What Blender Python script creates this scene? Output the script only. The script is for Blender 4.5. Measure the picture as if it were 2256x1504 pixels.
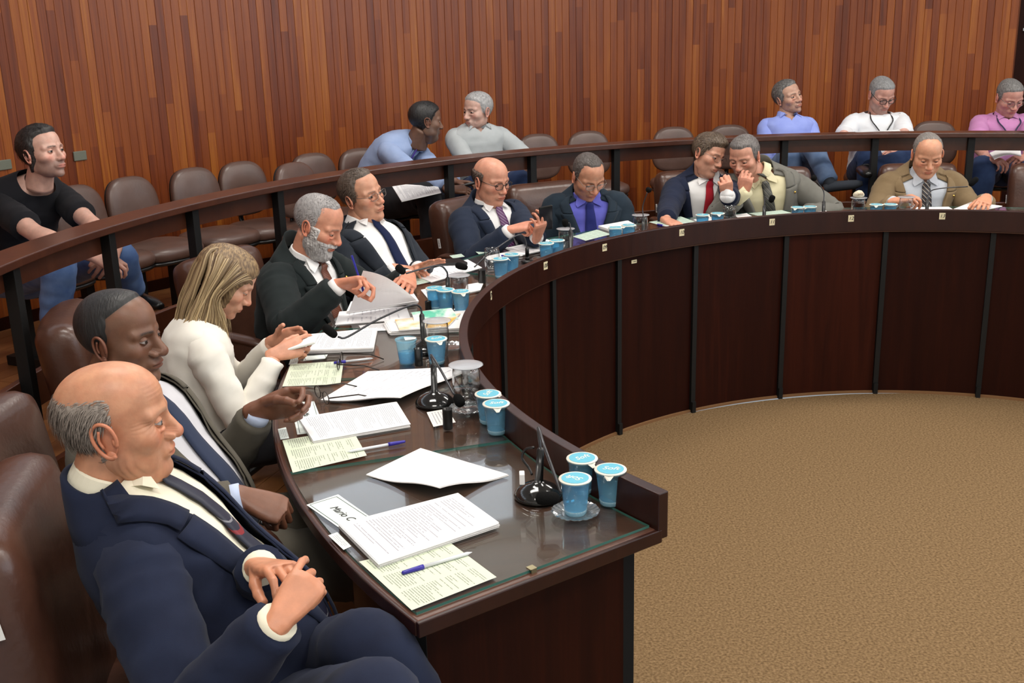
import bpy, bmesh, math, random
import numpy as np
from mathutils import Vector, Matrix, noise
PI = math.pi
SC = bpy.context.scene
COL = SC.collection
for o in list(bpy.data.objects): bpy.data.objects.remove(o)

# ------------------------------------------------------------------ camera
FPX, PITCH, ROLL, CAMH = 2375.2, .2834, -.0275, 1.9828
_fw = Vector((0, math.cos(PITCH), -math.sin(PITCH)))
_r0 = Vector((1, 0, 0)); _u0 = _r0.cross(_fw)
_r = _r0*math.cos(ROLL) + _u0*math.sin(ROLL)
_u = -_r0*math.sin(ROLL) + _u0*math.cos(ROLL)
cd = bpy.data.cameras.new('camera'); cam = bpy.data.objects.new('camera', cd); COL.objects.link(cam)
cd.sensor_width = 36; cd.lens = FPX/2256*36; cd.clip_start = .05; cd.clip_end = 60
cam.matrix_world = Matrix(((_r.x, _u.x, -_fw.x, 0), (_r.y, _u.y, -_fw.y, 0), (_r.z, _u.z, -_fw.z, CAMH), (0, 0, 0, 1)))
SC.camera = cam

# ------------------------------------------------------------------ world and light
w = bpy.data.worlds.new('world'); SC.world = w; w.use_nodes = True
w.node_tree.nodes['Background'].inputs[0].default_value = (.85, .93, 1, 1)
w.node_tree.nodes['Background'].inputs[1].default_value = .35
SC.view_settings.view_transform = 'Standard'; SC.view_settings.look = 'None'
SC.view_settings.exposure = 0.08; SC.view_settings.gamma = 1.0; SC.view_settings.use_curve_mapping = False
def area(name, loc, size, power, color, rot=(0, 0, 0)):
    l = bpy.data.lights.new(name, 'AREA'); l.shape = 'RECTANGLE'; l.size, l.size_y = size
    l.energy = power; l.color = color
    o = bpy.data.objects.new(name, l); COL.objects.link(o); o.location = loc; o.rotation_euler = rot
    return o
LIGHTS = [(-.2, .4), (2.4, .4), (-.6, 3.0), (2.2, 3.0), (5.0, 3.0), (-.2, 5.6), (2.4, 5.8), (5.0, 5.4)]
for i, (x, y) in enumerate(LIGHTS):
    area('ceiling_lamp_light', (x, y, 3.98), (1.3, .55), 44, (1, .95, .88))
area('window_light', (1.0, -2.6, 2.5), (5.0, 1.6), 50, (.82, .91, 1), (math.radians(80), 0, 0))  # fill light added behind the camera, standing in for windows there

# ------------------------------------------------------------------ layout (pixel rows of the photo turned into metres)
CX, CY = 1.926, 3.2945
TZ = .935            # top of the glass on the desk
LZ = 1.015           # top of the ledge
FLO = .17            # floor under the councillors
FUP = .42            # raised floor of the public seats
def ray(x, y): return (_r*(x-1128) - _u*(y-752) + _fw*FPX)/FPX
def at(x, y, z):
    d = ray(x, y); t = (z-CAMH)/d.z
    return Vector((d.x*t, d.y*t, z))
def atD(x, y, D):
    d = ray(x, y); return Vector((0, 0, CAMH)) + d*D
def atR(x, y, R):
    d = ray(x, y); ox, oy = -CX, -CY
    a = d.x*d.x+d.y*d.y; b = 2*(d.x*ox+d.y*oy); c = ox*ox+oy*oy-R*R
    t = (-b+math.sqrt(b*b-4*a*c))/(2*a)
    return Vector((0, 0, CAMH)) + d*t
def pol(a, R, z=0.0):
    a = math.radians(a); return Vector((CX+R*math.cos(a), CY+R*math.sin(a), z))
def ang(p): return math.degrees(math.atan2(p[1]-CY, p[0]-CX)) % 360
def poly(c, a):
    t = (a-140)/90; s = 0
    for k in c: s = s*t+k
    return s
def RL(a): return poly((.244, -.1844, -.3067, 2.2136), max(a, 55))      # inner edge of the ledge
def RO(a): return poly((.1102, -.0251, -.2489, 2.764), max(a, 55))      # outer edge of the desk top
def RF(a): return RL(a)+.035
DESK_A0, DESK_A1 = 44.0, 215.6

# ------------------------------------------------------------------ materials
MATS = {}
def nodes(m):
    m.use_nodes = True; nt = m.node_tree; return nt, nt.nodes, nt.links, nt.nodes['Principled BSDF']
def mat(name, col, rough=.6, metal=0, spec=.5, coat=0, bump=None, var=None, sheen=0, emit=None, sss=0, coat_rough=.1):
    if name in MATS: return MATS[name]
    m = bpy.data.materials.new(name); nt, N, L, B = nodes(m)
    B.inputs['Base Color'].default_value = (*col, 1); B.inputs['Roughness'].default_value = rough
    B.inputs['Metallic'].default_value = metal; B.inputs['Specular IOR Level'].default_value = spec
    if coat: B.inputs['Coat Weight'].default_value = coat; B.inputs['Coat Roughness'].default_value = coat_rough
    if sheen: B.inputs['Sheen Weight'].default_value = sheen
    if sss: B.inputs['Subsurface Weight'].default_value = sss; B.inputs['Subsurface Scale'].default_value = .01
    if emit: B.inputs['Emission Color'].default_value = (*emit[0], 1); B.inputs['Emission Strength'].default_value = emit[1]
    tc = N.new('ShaderNodeTexCoord')
    if var:   # (scale, strength, second colour)
        n = N.new('ShaderNodeTexNoise'); n.inputs['Scale'].default_value = var[0]; n.inputs['Detail'].default_value = 4
        L.new(tc.outputs['Object'], n.inputs['Vector'])
        r = N.new('ShaderNodeValToRGB'); r.color_ramp.elements[0].position = .5-.5*var[1]*.6; r.color_ramp.elements[1].position = .5+.5*var[1]*.6
        r.color_ramp.elements[0].color = (*col, 1); r.color_ramp.elements[1].color = (*var[2], 1)
        L.new(n.outputs['Fac'], r.inputs['Fac']); L.new(r.outputs['Color'], B.inputs['Base Color'])
    if bump:  # (scale, strength, distance)
        n = N.new('ShaderNodeTexNoise'); n.inputs['Scale'].default_value = bump[0]; n.inputs['Detail'].default_value = 3
        L.new(tc.outputs['Object'], n.inputs['Vector'])
        b = N.new('ShaderNodeBump'); b.inputs['Strength'].default_value = bump[1]; b.inputs['Distance'].default_value = bump[2]
        L.new(n.outputs['Fac'], b.inputs['Height']); L.new(b.outputs['Normal'], B.inputs['Normal'])
    MATS[name] = m; return m
def wood(name, cols, rough=.35, scale=(9, 9, .9), rnd=True, seglen=0, coat=.3, mapping='Object', spec=.5):
    """streaky timber; every board (object) takes its own tone from the object's random number"""
    if name in MATS: return MATS[name]
    m = bpy.data.materials.new(name); nt, N, L, B = nodes(m)
    tc = N.new('ShaderNodeTexCoord'); mp = N.new('ShaderNodeMapping'); mp.inputs['Scale'].default_value = scale
    L.new(tc.outputs[mapping], mp.inputs['Vector'])
    oi = N.new('ShaderNodeObjectInfo'); add = N.new('ShaderNodeVectorMath'); add.operation = 'ADD'
    sc = N.new('ShaderNodeMath'); sc.operation = 'MULTIPLY'; sc.inputs[1].default_value = 57.0
    L.new(oi.outputs['Random'], sc.inputs[0]); L.new(mp.outputs[0], add.inputs[0])
    if rnd: L.new(sc.outputs[0], add.inputs[1])
    n1 = N.new('ShaderNodeTexNoise'); n1.inputs['Scale'].default_value = 2.2; n1.inputs['Detail'].default_value = 6; n1.inputs['Distortion'].default_value = .6
    n2 = N.new('ShaderNodeTexNoise'); n2.inputs['Scale'].default_value = 11; n2.inputs['Detail'].default_value = 5
    L.new(add.outputs[0], n1.inputs['Vector']); L.new(add.outputs[0], n2.inputs['Vector'])
    # tone of the board
    tone = N.new('ShaderNodeMath'); tone.operation = 'MULTIPLY_ADD'; tone.inputs[1].default_value = .40 if rnd else 0; tone.inputs[2].default_value = .0 if rnd else .25
    if seglen:
        sx = N.new('ShaderNodeSeparateXYZ'); L.new(tc.outputs['Object'], sx.inputs[0])
        dv = N.new('ShaderNodeMath'); dv.operation = 'MULTIPLY_ADD'; dv.inputs[1].default_value = 1/seglen
        L.new(sx.outputs[2], dv.inputs[0]); L.new(sc.outputs[0], dv.inputs[2])
        fl = N.new('ShaderNodeMath'); fl.operation = 'FLOOR'; L.new(dv.outputs[0], fl.inputs[0])
        cb = N.new('ShaderNodeCombineXYZ'); L.new(fl.outputs[0], cb.inputs[0]); L.new(sc.outputs[0], cb.inputs[1])
        wn = N.new('ShaderNodeTexWhiteNoise'); L.new(cb.outputs[0], wn.inputs[0])
        L.new(wn.outputs[0], tone.inputs[0])
    else: L.new(oi.outputs['Random'], tone.inputs[0])
    a1 = N.new('ShaderNodeMath'); a1.operation = 'MULTIPLY_ADD'; a1.inputs[1].default_value = .66; L.new(n1.outputs['Fac'], a1.inputs[0]); L.new(tone.outputs[0], a1.inputs[2])
    a2 = N.new('ShaderNodeMath'); a2.operation = 'MULTIPLY_ADD'; a2.inputs[1].default_value = .25; L.new(n2.outputs['Fac'], a2.inputs[0]); L.new(a1.outputs[0], a2.inputs[2])
    sb = N.new('ShaderNodeMath'); sb.operation = 'SUBTRACT'; sb.inputs[1].default_value = .17; L.new(a2.outputs[0], sb.inputs[0])
    r = N.new('ShaderNodeValToRGB')
    for i, c in enumerate(cols):
        p = .12 + .76*i/(len(cols)-1)
        e = r.color_ramp.elements[i] if i < 2 else r.color_ramp.elements.new(p)
        e.position = p
    for e, c in zip(sorted(r.color_ramp.elements, key=lambda e: e.position), cols): e.color = (*c, 1)
    L.new(sb.outputs[0], r.inputs['Fac']); L.new(r.outputs['Color'], B.inputs['Base Color'])
    B.inputs['Roughness'].default_value = rough; B.inputs['Coat Weight'].default_value = coat; B.inputs['Coat Roughness'].default_value = .22; B.inputs['Specular IOR Level'].default_value = spec
    bp = N.new('ShaderNodeBump'); bp.inputs['Strength'].default_value = .12; bp.inputs['Distance'].default_value = .002
    L.new(n2.outputs['Fac'], bp.inputs['Height']); L.new(bp.outputs['Normal'], B.inputs['Normal'])
    MATS[name] = m; return m
def glass(name, tint=(1, 1, 1), refl=1.0, rough=.02, ior=1.45, opac=0.0, opcol=(1, 1, 1)):
    """thin clear material: light passes straight through, the surface mirrors by the Fresnel law"""
    if name in MATS: return MATS[name]
    m = bpy.data.materials.new(name); m.use_nodes = True; nt = m.node_tree; N = nt.nodes; L = nt.links
    N.clear(); out = N.new('ShaderNodeOutputMaterial'); t = N.new('ShaderNodeBsdfTransparent'); t.inputs[0].default_value = (*tint, 1)
    g = N.new('ShaderNodeBsdfGlossy'); g.inputs['Roughness'].default_value = rough
    f = N.new('ShaderNodeFresnel'); ge = N.new('ShaderNodeNewGeometry'); mi = N.new('ShaderNodeMapRange')
    mi.inputs[3].default_value = ior; mi.inputs[4].default_value = 1/ior; L.new(ge.outputs['Backfacing'], mi.inputs[0]); L.new(mi.outputs[0], f.inputs[0])
    mu = N.new('ShaderNodeMath'); mu.operation = 'MULTIPLY'; mu.inputs[1].default_value = refl; L.new(f.outputs[0], mu.inputs[0])
    base = t.outputs[0]
    if opac:
        d = N.new('ShaderNodeBsdfDiffuse'); d.inputs[0].default_value = (*opcol, 1)
        mx0 = N.new('ShaderNodeMixShader'); mx0.inputs[0].default_value = opac; L.new(t.outputs[0], mx0.inputs[1]); L.new(d.outputs[0], mx0.inputs[2]); base = mx0.outputs[0]
    mx = N.new('ShaderNodeMixShader'); L.new(mu.outputs[0], mx.inputs[0]); L.new(base, mx.inputs[1]); L.new(g.outputs[0], mx.inputs[2])
    L.new(mx.outputs[0], out.inputs[0]); MATS[name] = m; return m
def paper(name, base=(.86, .86, .84), ink=(.2, .2, .22), lines=42, margin=.1, dens=.42, cols=1, seed=0, words=34, rot=False):
    """sheet with rows of print; the print is laid out in the sheet's own UV space"""
    if name in MATS: return MATS[name]
    m = bpy.data.materials.new(name); nt, N, L, B = nodes(m)
    def M(op, a, b=None, c=None):
        n = N.new('ShaderNodeMath'); n.operation = op
        for i, v in enumerate((a, b, c)):
            if v is None: continue
            if isinstance(v, (int, float)): n.inputs[i].default_value = v
            else: L.new(v, n.inputs[i])
        return n.outputs[0]
    uv = N.new('ShaderNodeUVMap'); s = N.new('ShaderNodeSeparateXYZ'); L.new(uv.outputs[0], s.inputs[0])
    u, v = s.outputs[0], s.outputs[1]
    row = M('MULTIPLY', v, lines); fr = M('FRACT', row); ri = M('FLOOR', row)
    band = M('MULTIPLY', M('GREATER_THAN', fr, .34), M('LESS_THAN', fr, .68))
    cb = N.new('ShaderNodeCombineXYZ'); L.new(M('MULTIPLY', u, words), cb.inputs[0]); L.new(M('MULTIPLY', ri, 7.31), cb.inputs[1]); cb.inputs[2].default_value = seed
    nz = N.new('ShaderNodeTexNoise'); nz.inputs['Scale'].default_value = 1.0; nz.inputs['Detail'].default_value = 1; L.new(cb.outputs[0], nz.inputs['Vector'])
    word = M('GREATER_THAN', nz.outputs['Fac'], .5-dens*.25)
    c2 = N.new('ShaderNodeCombineXYZ'); L.new(M('MULTIPLY', ri, 3.17), c2.inputs[0]); c2.inputs[1].default_value = seed+3
    w2 = N.new('ShaderNodeTexWhiteNoise'); L.new(c2.outputs[0], w2.inputs[0])
    uc = M('FRACT', M('MULTIPLY', u, cols))
    lim = M('SUBTRACT', 1-margin, M('MULTIPLY', M('POWER', w2.outputs[0], 4), .6))
    inm = M('MULTIPLY', M('GREATER_THAN', uc, margin), M('LESS_THAN', uc, lim))
    inv = M('MULTIPLY', M('GREATER_THAN', v, margin*.8), M('LESS_THAN', v, 1-margin*.8))
    skip = M('GREATER_THAN', w2.outputs[0], .08)
    f = M('MULTIPLY', M('MULTIPLY', band, word), M('MULTIPLY', M('MULTIPLY', inm, inv), skip))
    mx = N.new('ShaderNodeMix'); mx.data_type = 'RGBA'; L.new(M('MULTIPLY', f, .75), mx.inputs[0])
    mx.inputs[6].default_value = (*base, 1); mx.inputs[7].default_value = (*ink, 1)
    L.new(mx.outputs[2], B.inputs['Base Color']); B.inputs['Roughness'].default_value = .7; B.inputs['Specular IOR Level'].default_value = .2
    MATS[name] = m; return m

WOODW = wood('wall_timber', [(.085, .015, .004), (.18, .037, .007), (.28, .070, .010), (.44, .150, .018)], rough=.40, scale=(16, 16, .55), seglen=1.35, coat=.25, spec=.35)
WOODD = wood('desk_timber', [(.014, .003, .002), (.03, .007, .0035), (.05, .012, .005)], rough=.33, scale=(5, 5, .8), coat=.12, spec=.35)
WOODP = wood('panel_timber', [(.009, .0015, .0008), (.020, .0034, .0013), (.042, .0072, .0024)], rough=.5, scale=(9, 9, .5), coat=.0, spec=.12)
WOODT = wood('worktop_timber', [(.05, .02, .014), (.085, .034, .022), (.12, .05, .03)], rough=.3, scale=(3, 14, 3), coat=.2, rnd=False)
WOODR = wood('rail_timber', [(.03, .009, .005), (.07, .02, .009), (.12, .037, .015)], rough=.3, scale=(3, 3, 3), coat=.35)
WOODF = wood('floor_timber', [(.16, .06, .02), (.26, .105, .035), (.37, .165, .055)], rough=.38, scale=(6, 6, 6), coat=.2)
BLACK = mat('black_paint', (.006, .006, .006), .55, spec=.3)
BLKM = mat('black_plastic', (.008, .008, .008), .3)
FOAM = mat('black_foam', (.006, .006, .006), .95, bump=(400, .6, .002), spec=.1)
CHROME = mat('steel', (.55, .55, .56), .25, 1)
LEATH = mat('brown_leather', (.042, .016, .010), .33, spec=.55, coat=.12, bump=(60, .25, .004), var=(6, .8, (.085, .034, .02)), coat_rough=.3)
VINYL = mat('brown_vinyl', (.075, .04, .03), .36, spec=.55, bump=(90, .2, .002), var=(9, .9, (.125, .07, .055)))
CARPET = mat('carpet', (.12, .072, .032), .97, spec=.03, var=(110, .8, (.34, .22, .115)), bump=(450, .9, .004))
WHITEP = mat('white_paper', (.86, .86, .84), .7, spec=.2)
CREAM = mat('cream_label', (.72, .64, .42), .6)
INK = mat('ink', (.01, .01, .012), .5)
PLAST = mat('white_plaster', (.75, .74, .7), .9, spec=.1)
GLASS = glass('clear_glass', (.97, .985, .98), refl=1.2, ior=1.5)
TABGL = glass('table_glass', (.93, .97, .95), refl=1.1, ior=1.5, rough=.03)
EDGEG = mat('glass_edge', (.05, .16, .13), .15, spec=.6)
GOLD = mat('gold', (.7, .45, .12), .25, 1)

# ------------------------------------------------------------------ mesh helpers
def link(name, me, m=None, parent=None, smooth=False):
    o = bpy.data.objects.new(name, me); COL.objects.link(o)
    if m is not None:
        for k in (m if isinstance(m, (list, tuple)) else [m]): me.materials.append(k)
    if smooth:
        me.polygons.foreach_set('use_smooth', [True]*len(me.polygons))
    if parent: o.parent = parent
    return o
def obj(name, bm, m=None, parent=None, smooth=False, mods=None):
    me = bpy.data.meshes.new(name); bmesh.ops.recalc_face_normals(bm, faces=bm.faces); bm.to_mesh(me); bm.free()
    return link(name, me, m, parent, smooth)
def tag(o, label=None, cat=None, group=None, kind=None):
    if label: o['label'] = label
    if cat: o['category'] = cat
    if group: o['group'] = group
    if kind: o['kind'] = kind
    return o
def empty(name, loc, label, cat, group=None, rz=0):
    o = bpy.data.objects.new(name, None); COL.objects.link(o); o.location = loc; o.rotation_euler = (0, 0, rz); o.empty_display_size = .05
    return tag(o, label, cat, group)
def copy_tree(o, parent=None):
    c = o.copy(); COL.objects.link(c); c.parent = parent
    for ch in list(o.children): copy_tree(ch, c)
    return c
def subd(o, n=1):
    m = o.modifiers.new('s', 'SUBSURF'); m.levels = n; m.render_levels = n; return o
def bev(o, w_=.004, s=2):
    m = o.modifiers.new('b', 'BEVEL'); m.width = w_; m.segments = s; m.limit_method = 'ANGLE'; m.angle_limit = .6; return o
def box(bm, c, s, M=None):
    r = bmesh.ops.create_cube(bm, size=1.0)
    T = Matrix.Translation(c) @ Matrix.Diagonal((*s, 1))
    if M: T = M @ T
    bmesh.ops.transform(bm, matrix=T, verts=r['verts']); return r['verts']
def frame_from(d, up=Vector((0, 0, 1))):
    d = d.normalized(); x = up.cross(d)
    if x.length < 1e-4: x = Vector((1, 0, 0))
    x.normalize(); y = d.cross(x); return x, y
def tube(bm, pts, rad, seg=12, cap=True, flat=1.0, up=Vector((0, 0, 1))):
    """tube along pts, radius per point; returns rings"""
    rings = []; n = len(pts); px = None
    for i, p in enumerate(pts):
        p = Vector(p); a = Vector(pts[max(i-1, 0)]); b = Vector(pts[min(i+1, n-1)]); d = (b-a)
        if d.length < 1e-7: d = Vector((0, 0, 1))
        d.normalize()
        if px is None: x, y = frame_from(d, up)
        else:
            x = px - d*px.dot(d)
            if x.length < 1e-5: x, y = frame_from(d, up)
            x.normalize(); y = d.cross(x)
        px = x
        r = rad[i] if isinstance(rad, (list, tuple)) else rad
        rings.append([bm.verts.new(p + x*(r*math.cos(2*PI*k/seg)) + y*(r*flat*math.sin(2*PI*k/seg))) for k in range(seg)])
    for a, b in zip(rings, rings[1:]):
        for k in range(seg): bm.faces.new((a[k], a[(k+1) % seg], b[(k+1) % seg], b[k]))
    if cap:
        bm.faces.new(rings[0][::-1]); bm.faces.new(rings[-1])
    return rings
def spline(pts, n):
    """Catmull-Rom through pts (any tuple length)"""
    P = [np.array(p, float) for p in pts]; P = [2*P[0]-P[1]] + P + [2*P[-1]-P[-2]]; out = []
    m = len(P)-3
    for i in range(n):
        t = i/(n-1)*m; k = min(int(t), m-1); f = t-k
        a, b, c, d = P[k:k+4]
        out.append(.5*((2*b)+(-a+c)*f+(2*a-5*b+4*c-d)*f*f+(-a+3*b-3*c+d)*f**3))
    return out
def lathe(bm, prof, seg=28, M=None, cap0=True, cap1=False):
    rings = []
    for r, z in prof:
        ring = []
        for k in range(seg):
            p = Vector((r*math.cos(2*PI*k/seg), r*math.sin(2*PI*k/seg), z))
            ring.append(bm.verts.new(M @ p if M else p))
        rings.append(ring)
    for a, b in zip(rings, rings[1:]):
        for k in range(seg): bm.faces.new((a[k], a[(k+1) % seg], b[(k+1) % seg], b[k]))
    if cap0: bm.faces.new(rings[0][::-1])
    if cap1: bm.faces.new(rings[-1])
    return rings
def ell(bm, c, r, M=None, u=16, v=10):
    q = bmesh.ops.create_uvsphere(bm, u_segments=u, v_segments=v, radius=1.0)
    T = Matrix.Translation(c) @ Matrix.Diagonal((*r, 1))
    if M: T = M @ T
    bmesh.ops.transform(bm, matrix=T, verts=q['verts']); return q['verts']
def arcslab(bm, a0, a1, r0, r1, z0, z1, n=None):
    """ring segment with closed ends; r0/r1 numbers or functions of the angle"""
    n = n or max(2, int(abs(a1-a0)/2)); f0 = r0 if callable(r0) else (lambda a: r0); f1 = r1 if callable(r1) else (lambda a: r1)
    q = []
    for i in range(n+1):
        a = a0+(a1-a0)*i/n
        q.append([bm.verts.new(pol(a, f0(a), z0)), bm.verts.new(pol(a, f1(a), z0)), bm.verts.new(pol(a, f1(a), z1)), bm.verts.new(pol(a, f0(a), z1))])
    for a, b in zip(q, q[1:]):
        for k in range(4): bm.faces.new((a[k], a[(k+1) % 4], b[(k+1) % 4], b[k]))
    bm.faces.new(q[0][::-1]); bm.faces.new(q[-1])
def text_mesh(s, size, shear=0, ext=.0004):
    c = bpy.data.curves.new('t', 'FONT'); c.body = s; c.size = size; c.shear = shear; c.extrude = ext; c.align_x = 'CENTER'; c.align_y = 'CENTER'
    o = bpy.data.objects.new('t', c); COL.objects.link(o); dg = bpy.context.evaluated_depsgraph_get(); dg.update()
    me = bpy.data.meshes.new_from_object(o.evaluated_get(dg)); bpy.data.objects.remove(o); bpy.data.curves.remove(c)
    return me

# ================================================================== room
random.seed(4)
bm = bmesh.new(); arcslab(bm, -180, 180, .01, 2.3, -.12, 0, 90); tag(obj('floor', bm, CARPET), kind='structure')
WR = 5.45
bm = bmesh.new(); arcslab(bm, 58, 200, WR+.02, WR+.16, 0, 3.15, 80); wall = tag(obj('wall_back', bm, WOODW), kind='structure')
def plank_mesh(w_, t, h):
    bm = bmesh.new(); c = .0022
    prof = [(-w_/2, 0), (w_/2, 0), (w_/2, t-c), (w_/2-c, t), (-w_/2+c, t), (-w_/2, t-c)]
    lo = [bm.verts.new((x, y, 0)) for x, y in prof]; hi = [bm.verts.new((x, y, h)) for x, y in prof]
    for k in range(6): bm.faces.new((lo[k], lo[(k+1) % 6], hi[(k+1) % 6], hi[k]))
    bm.faces.new(lo[::-1]); bm.faces.new(hi)
    me = bpy.data.meshes.new('plank'); bmesh.ops.recalc_face_normals(bm, faces=bm.faces); bm.to_mesh(me); bm.free(); me.materials.append(WOODW); return me
pm = plank_mesh(.0545, .02, 2.72)
da = math.degrees(.055/WR); a = 69.6
while a < 158:
    p = pol(a, WR+.021-random.random()*.002, FUP); o = link('plank', pm if not COL.objects.get('plank') else pm, None, wall)
    o.location = p; o.rotation_euler = (0, 0, math.radians(a+90)); a += da
# added window panes above the timber, unseen, to give the desk glass bright reflections
bm = bmesh.new(); arcslab(bm, 58, 200, WR, WR+.2, 3.14, 3.24, 60); arcslab(bm, 58, 200, WR, WR+.2, 3.92, 4.1, 60); tag(obj('trim_2', bm, PLAST), kind='structure')
SKYP = mat('daylit_pane', (.8, .88, 1), .3, emit=((.78, .88, 1), 1.3))
for k in range(14):
    a = 60+k*10; bm = bmesh.new(); arcslab(bm, a+.7, a+9.3, WR+.09, WR+.1, 3.24, 3.92, 6); o = tag(obj('window_%d' % (k+1), bm, SKYP), kind='structure')
    bm = bmesh.new(); arcslab(bm, a-.7, a+.7, WR+.02, WR+.16, 3.22, 3.94, 2); obj('window_frame', bm, WOODR, o)
# tall glowing windows added on the unseen right side for sheen on the timber
for k in range(6):
    a = -44+k*12; bm = bmesh.new(); arcslab(bm, a+.6, a+10.4, WR+.40, WR+.41, 1.9, 3.9, 6); o = tag(obj('window_%d' % (k+15), bm, mat('tall_daylit_pane', (.8, .88, 1), .3, emit=((.80, .89, 1), 2.4))), kind='structure')
    bm = bmesh.new(); arcslab(bm, a-1.6, a+.6, WR+.36, WR+.46, 1.8, 4.0, 2); obj('window_frame', bm, WOODR, o)
# plain walls and ceiling behind the camera
bm = bmesh.new(); arcslab(bm, 200, 418, WR+.45, WR+.6, 0, 4.1, 90); tag(obj('wall_front', bm, PLAST), kind='structure')
bm = bmesh.new(); arcslab(bm, -180, 180, .01, 6.2, 4.06, 4.16, 60); tag(obj('ceiling', bm, PLAST), kind='structure')
# door in the timber wall at the right edge of the frame
bm = bmesh.new(); arcslab(bm, 58.5, 69.2, WR+.0, WR+.03, FUP, 3.2, 8); door = tag(obj('door_1', bm, WOODP), kind='structure')
bm = bmesh.new(); box(bm, (0, 0, 0), (.11, .02, .02)); hb = obj('door_bar', bm, CHROME, door); hb.location = pol(68.3, WR-.02, 0); hb.location.z = atR(2246, 65, WR-.02).z; hb.rotation_euler = (0, 0, math.radians(68.3+90))
# outer floor
bm = bmesh.new(); arcslab(bm, 44, 216, lambda a: RF(a)+.05, 3.76, FLO-.15, FLO-.012, 90); fl2 = tag(obj('floor', bm, WOODF), kind='structure')
bm = bmesh.new(); arcslab(bm, 52, 205, 3.77, WR+.1, FUP-.2, FUP-.012, 90); fl3 = tag(obj('floor', bm, WOODF), kind='structure')
bm = bmesh.new(); arcslab(bm, 52, 205, 3.745, 3.775, FLO-.01, FUP, 80); tag(obj('trim_1', bm, WOODR), kind='structure')
random.seed(8)
for par, R0, R1, z, aa in ((fl3, 3.775, 5.44, FUP, (64, 176)), (fl2, 2.72, 3.745, FLO, (140, 232))):
    r = R0; k = 0
    while r < R1-.02:
        wd = min(.102, R1-r); step = 17.0; a0 = aa[0]-random.random()*10
        while a0 < aa[1]:
            bm = bmesh.new(); arcslab(bm, a0+.02, a0+step-.02, r+.0012, r+wd-.0012, z-.012, z, 5)
            obj('floor_board', bm, WOODF, par); a0 += step
        r += .102; k += 1
bm = bmesh.new(); arcslab(bm, 52, 158, WR-.012, WR+.0, FUP, FUP+.07, 60); tag(obj('baseboard_back', bm, WOODP), kind='structure')

def wall_plate(x, y, label):
    t = atR(x, y, WR-.005); a = ang(t)
    bm = bmesh.new(); box(bm, (0, 0, 0), (.085, .012, .055)); o = bev(obj('wall_plate', bm, mat('plate_grey', (.16, .17, .13), .45)), .004)
    o.location = t; o.rotation_euler = (0, 0, math.radians(a+90)); tag(o, label, 'wall plate')
    for dx in (-.034, .034):
        bm = bmesh.new(); lathe(bm, [(.0035, -.003), (.0035, .003), (.001, .004)], 8, Matrix.Translation((dx, -.006, 0)) @ Matrix.Rotation(PI/2, 4, 'X')); obj('screw', bm, CHROME, o)
wall_plate(10, 363, 'grey-green blank plate on the timber wall at the left edge of the photo')
wall_plate(176, 343, 'grey-green blank plate on the timber wall right of the man in a black T-shirt')

# ceiling lamps (seen only in reflections)
for i, (x, y) in enumerate(LIGHTS):
    t = empty('ceiling_lamp', (x, y, 4.06), 'rectangular white-framed ceiling lamp above the chamber, outside the frame', 'lamp', 'rectangular ceiling lamps above the chamber')
    bm = bmesh.new(); box(bm, (0, .3, -.03), (1.4, .04, .06)); box(bm, (0, -.3, -.03), (1.4, .04, .06)); box(bm, (.68, 0, -.03), (.04, .56, .06)); box(bm, (-.68, 0, -.03), (.04, .56, .06))
    obj('lamp_frame', bm, WHITEP, t)
    bm = bmesh.new(); box(bm, (0, 0, -.045), (1.3, .54, .01)); obj('diffuser', bm, mat('diffuser', (.9, .9, .9), .5, emit=((1, .97, .93), 2.5)), t)

# ================================================================== desk
desk = empty('council_desk', (CX, CY, 0), 'dark polished timber horseshoe desk with a raised inner ledge and glass top', 'desk')
def dobj(name, bm, m, **k):
    bmesh.ops.translate(bm, verts=bm.verts, vec=(-CX, -CY, 0)); return obj(name, bm, m, desk, **k)
A0, A1 = DESK_A0, DESK_A1
bm = bmesh.new(); arcslab(bm, A0, A1, lambda a: RL(a)+.005, RO, TZ-.036, TZ-.0065, 140); bev(dobj('worktop', bm, WOODT), .003)
bm = bmesh.new(); arcslab(bm, A0, A1, lambda a: RO(a)-.004, lambda a: RO(a)+.006, TZ-.038, TZ-.0075, 140); bev(dobj('edge_band', bm, WOODD), .003)
bm = bmesh.new(); arcslab(bm, A0, A1+.25, RL, lambda a: RL(a)+.03, TZ-.03, LZ, 140); bev(dobj('ledge', bm, WOODD), .003)
# end edge band
bm = bmesh.new()
p0 = pol(A1, RL(A1)+.02); p1 = pol(A1, RO(A1)); d = (p1-p0); n = Vector((-d.y, d.x, 0)).normalized()
if n.dot(p0-pol(A1-5, RL(A1))) < 0: n = -n
M = Matrix.Translation((p0+p1)/2 + n*.004 + Vector((0, 0, TZ-.0225))) @ Matrix.Rotation(math.atan2(d.y, d.x), 4, 'Z')
box(bm, (0, 0, 0), (d.length+.006, .01, .031), M); bev(dobj('end_edge', bm, WOODD), .002)
seams = [A1-.35, ang(at(633, 1041, TZ)), ang(at(625, 838, TZ)), 168, 146, 124, 102, 80, 58, A0]
for a1, a0 in zip(seams, seams[1:]):
    bm = bmesh.new(); arcslab(bm, a0+.06, a1-.06, lambda a: RL(a)+.034, lambda a: RO(a)-.01, TZ-.006, TZ, max(4, int(abs(a1-a0)/1.3)))
    me = dobj('glass_sheet', bm, [TABGL, EDGEG])
    for f in me.data.polygons: f.material_index = 0 if abs(f.normal.z) > .5 else 1
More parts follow.
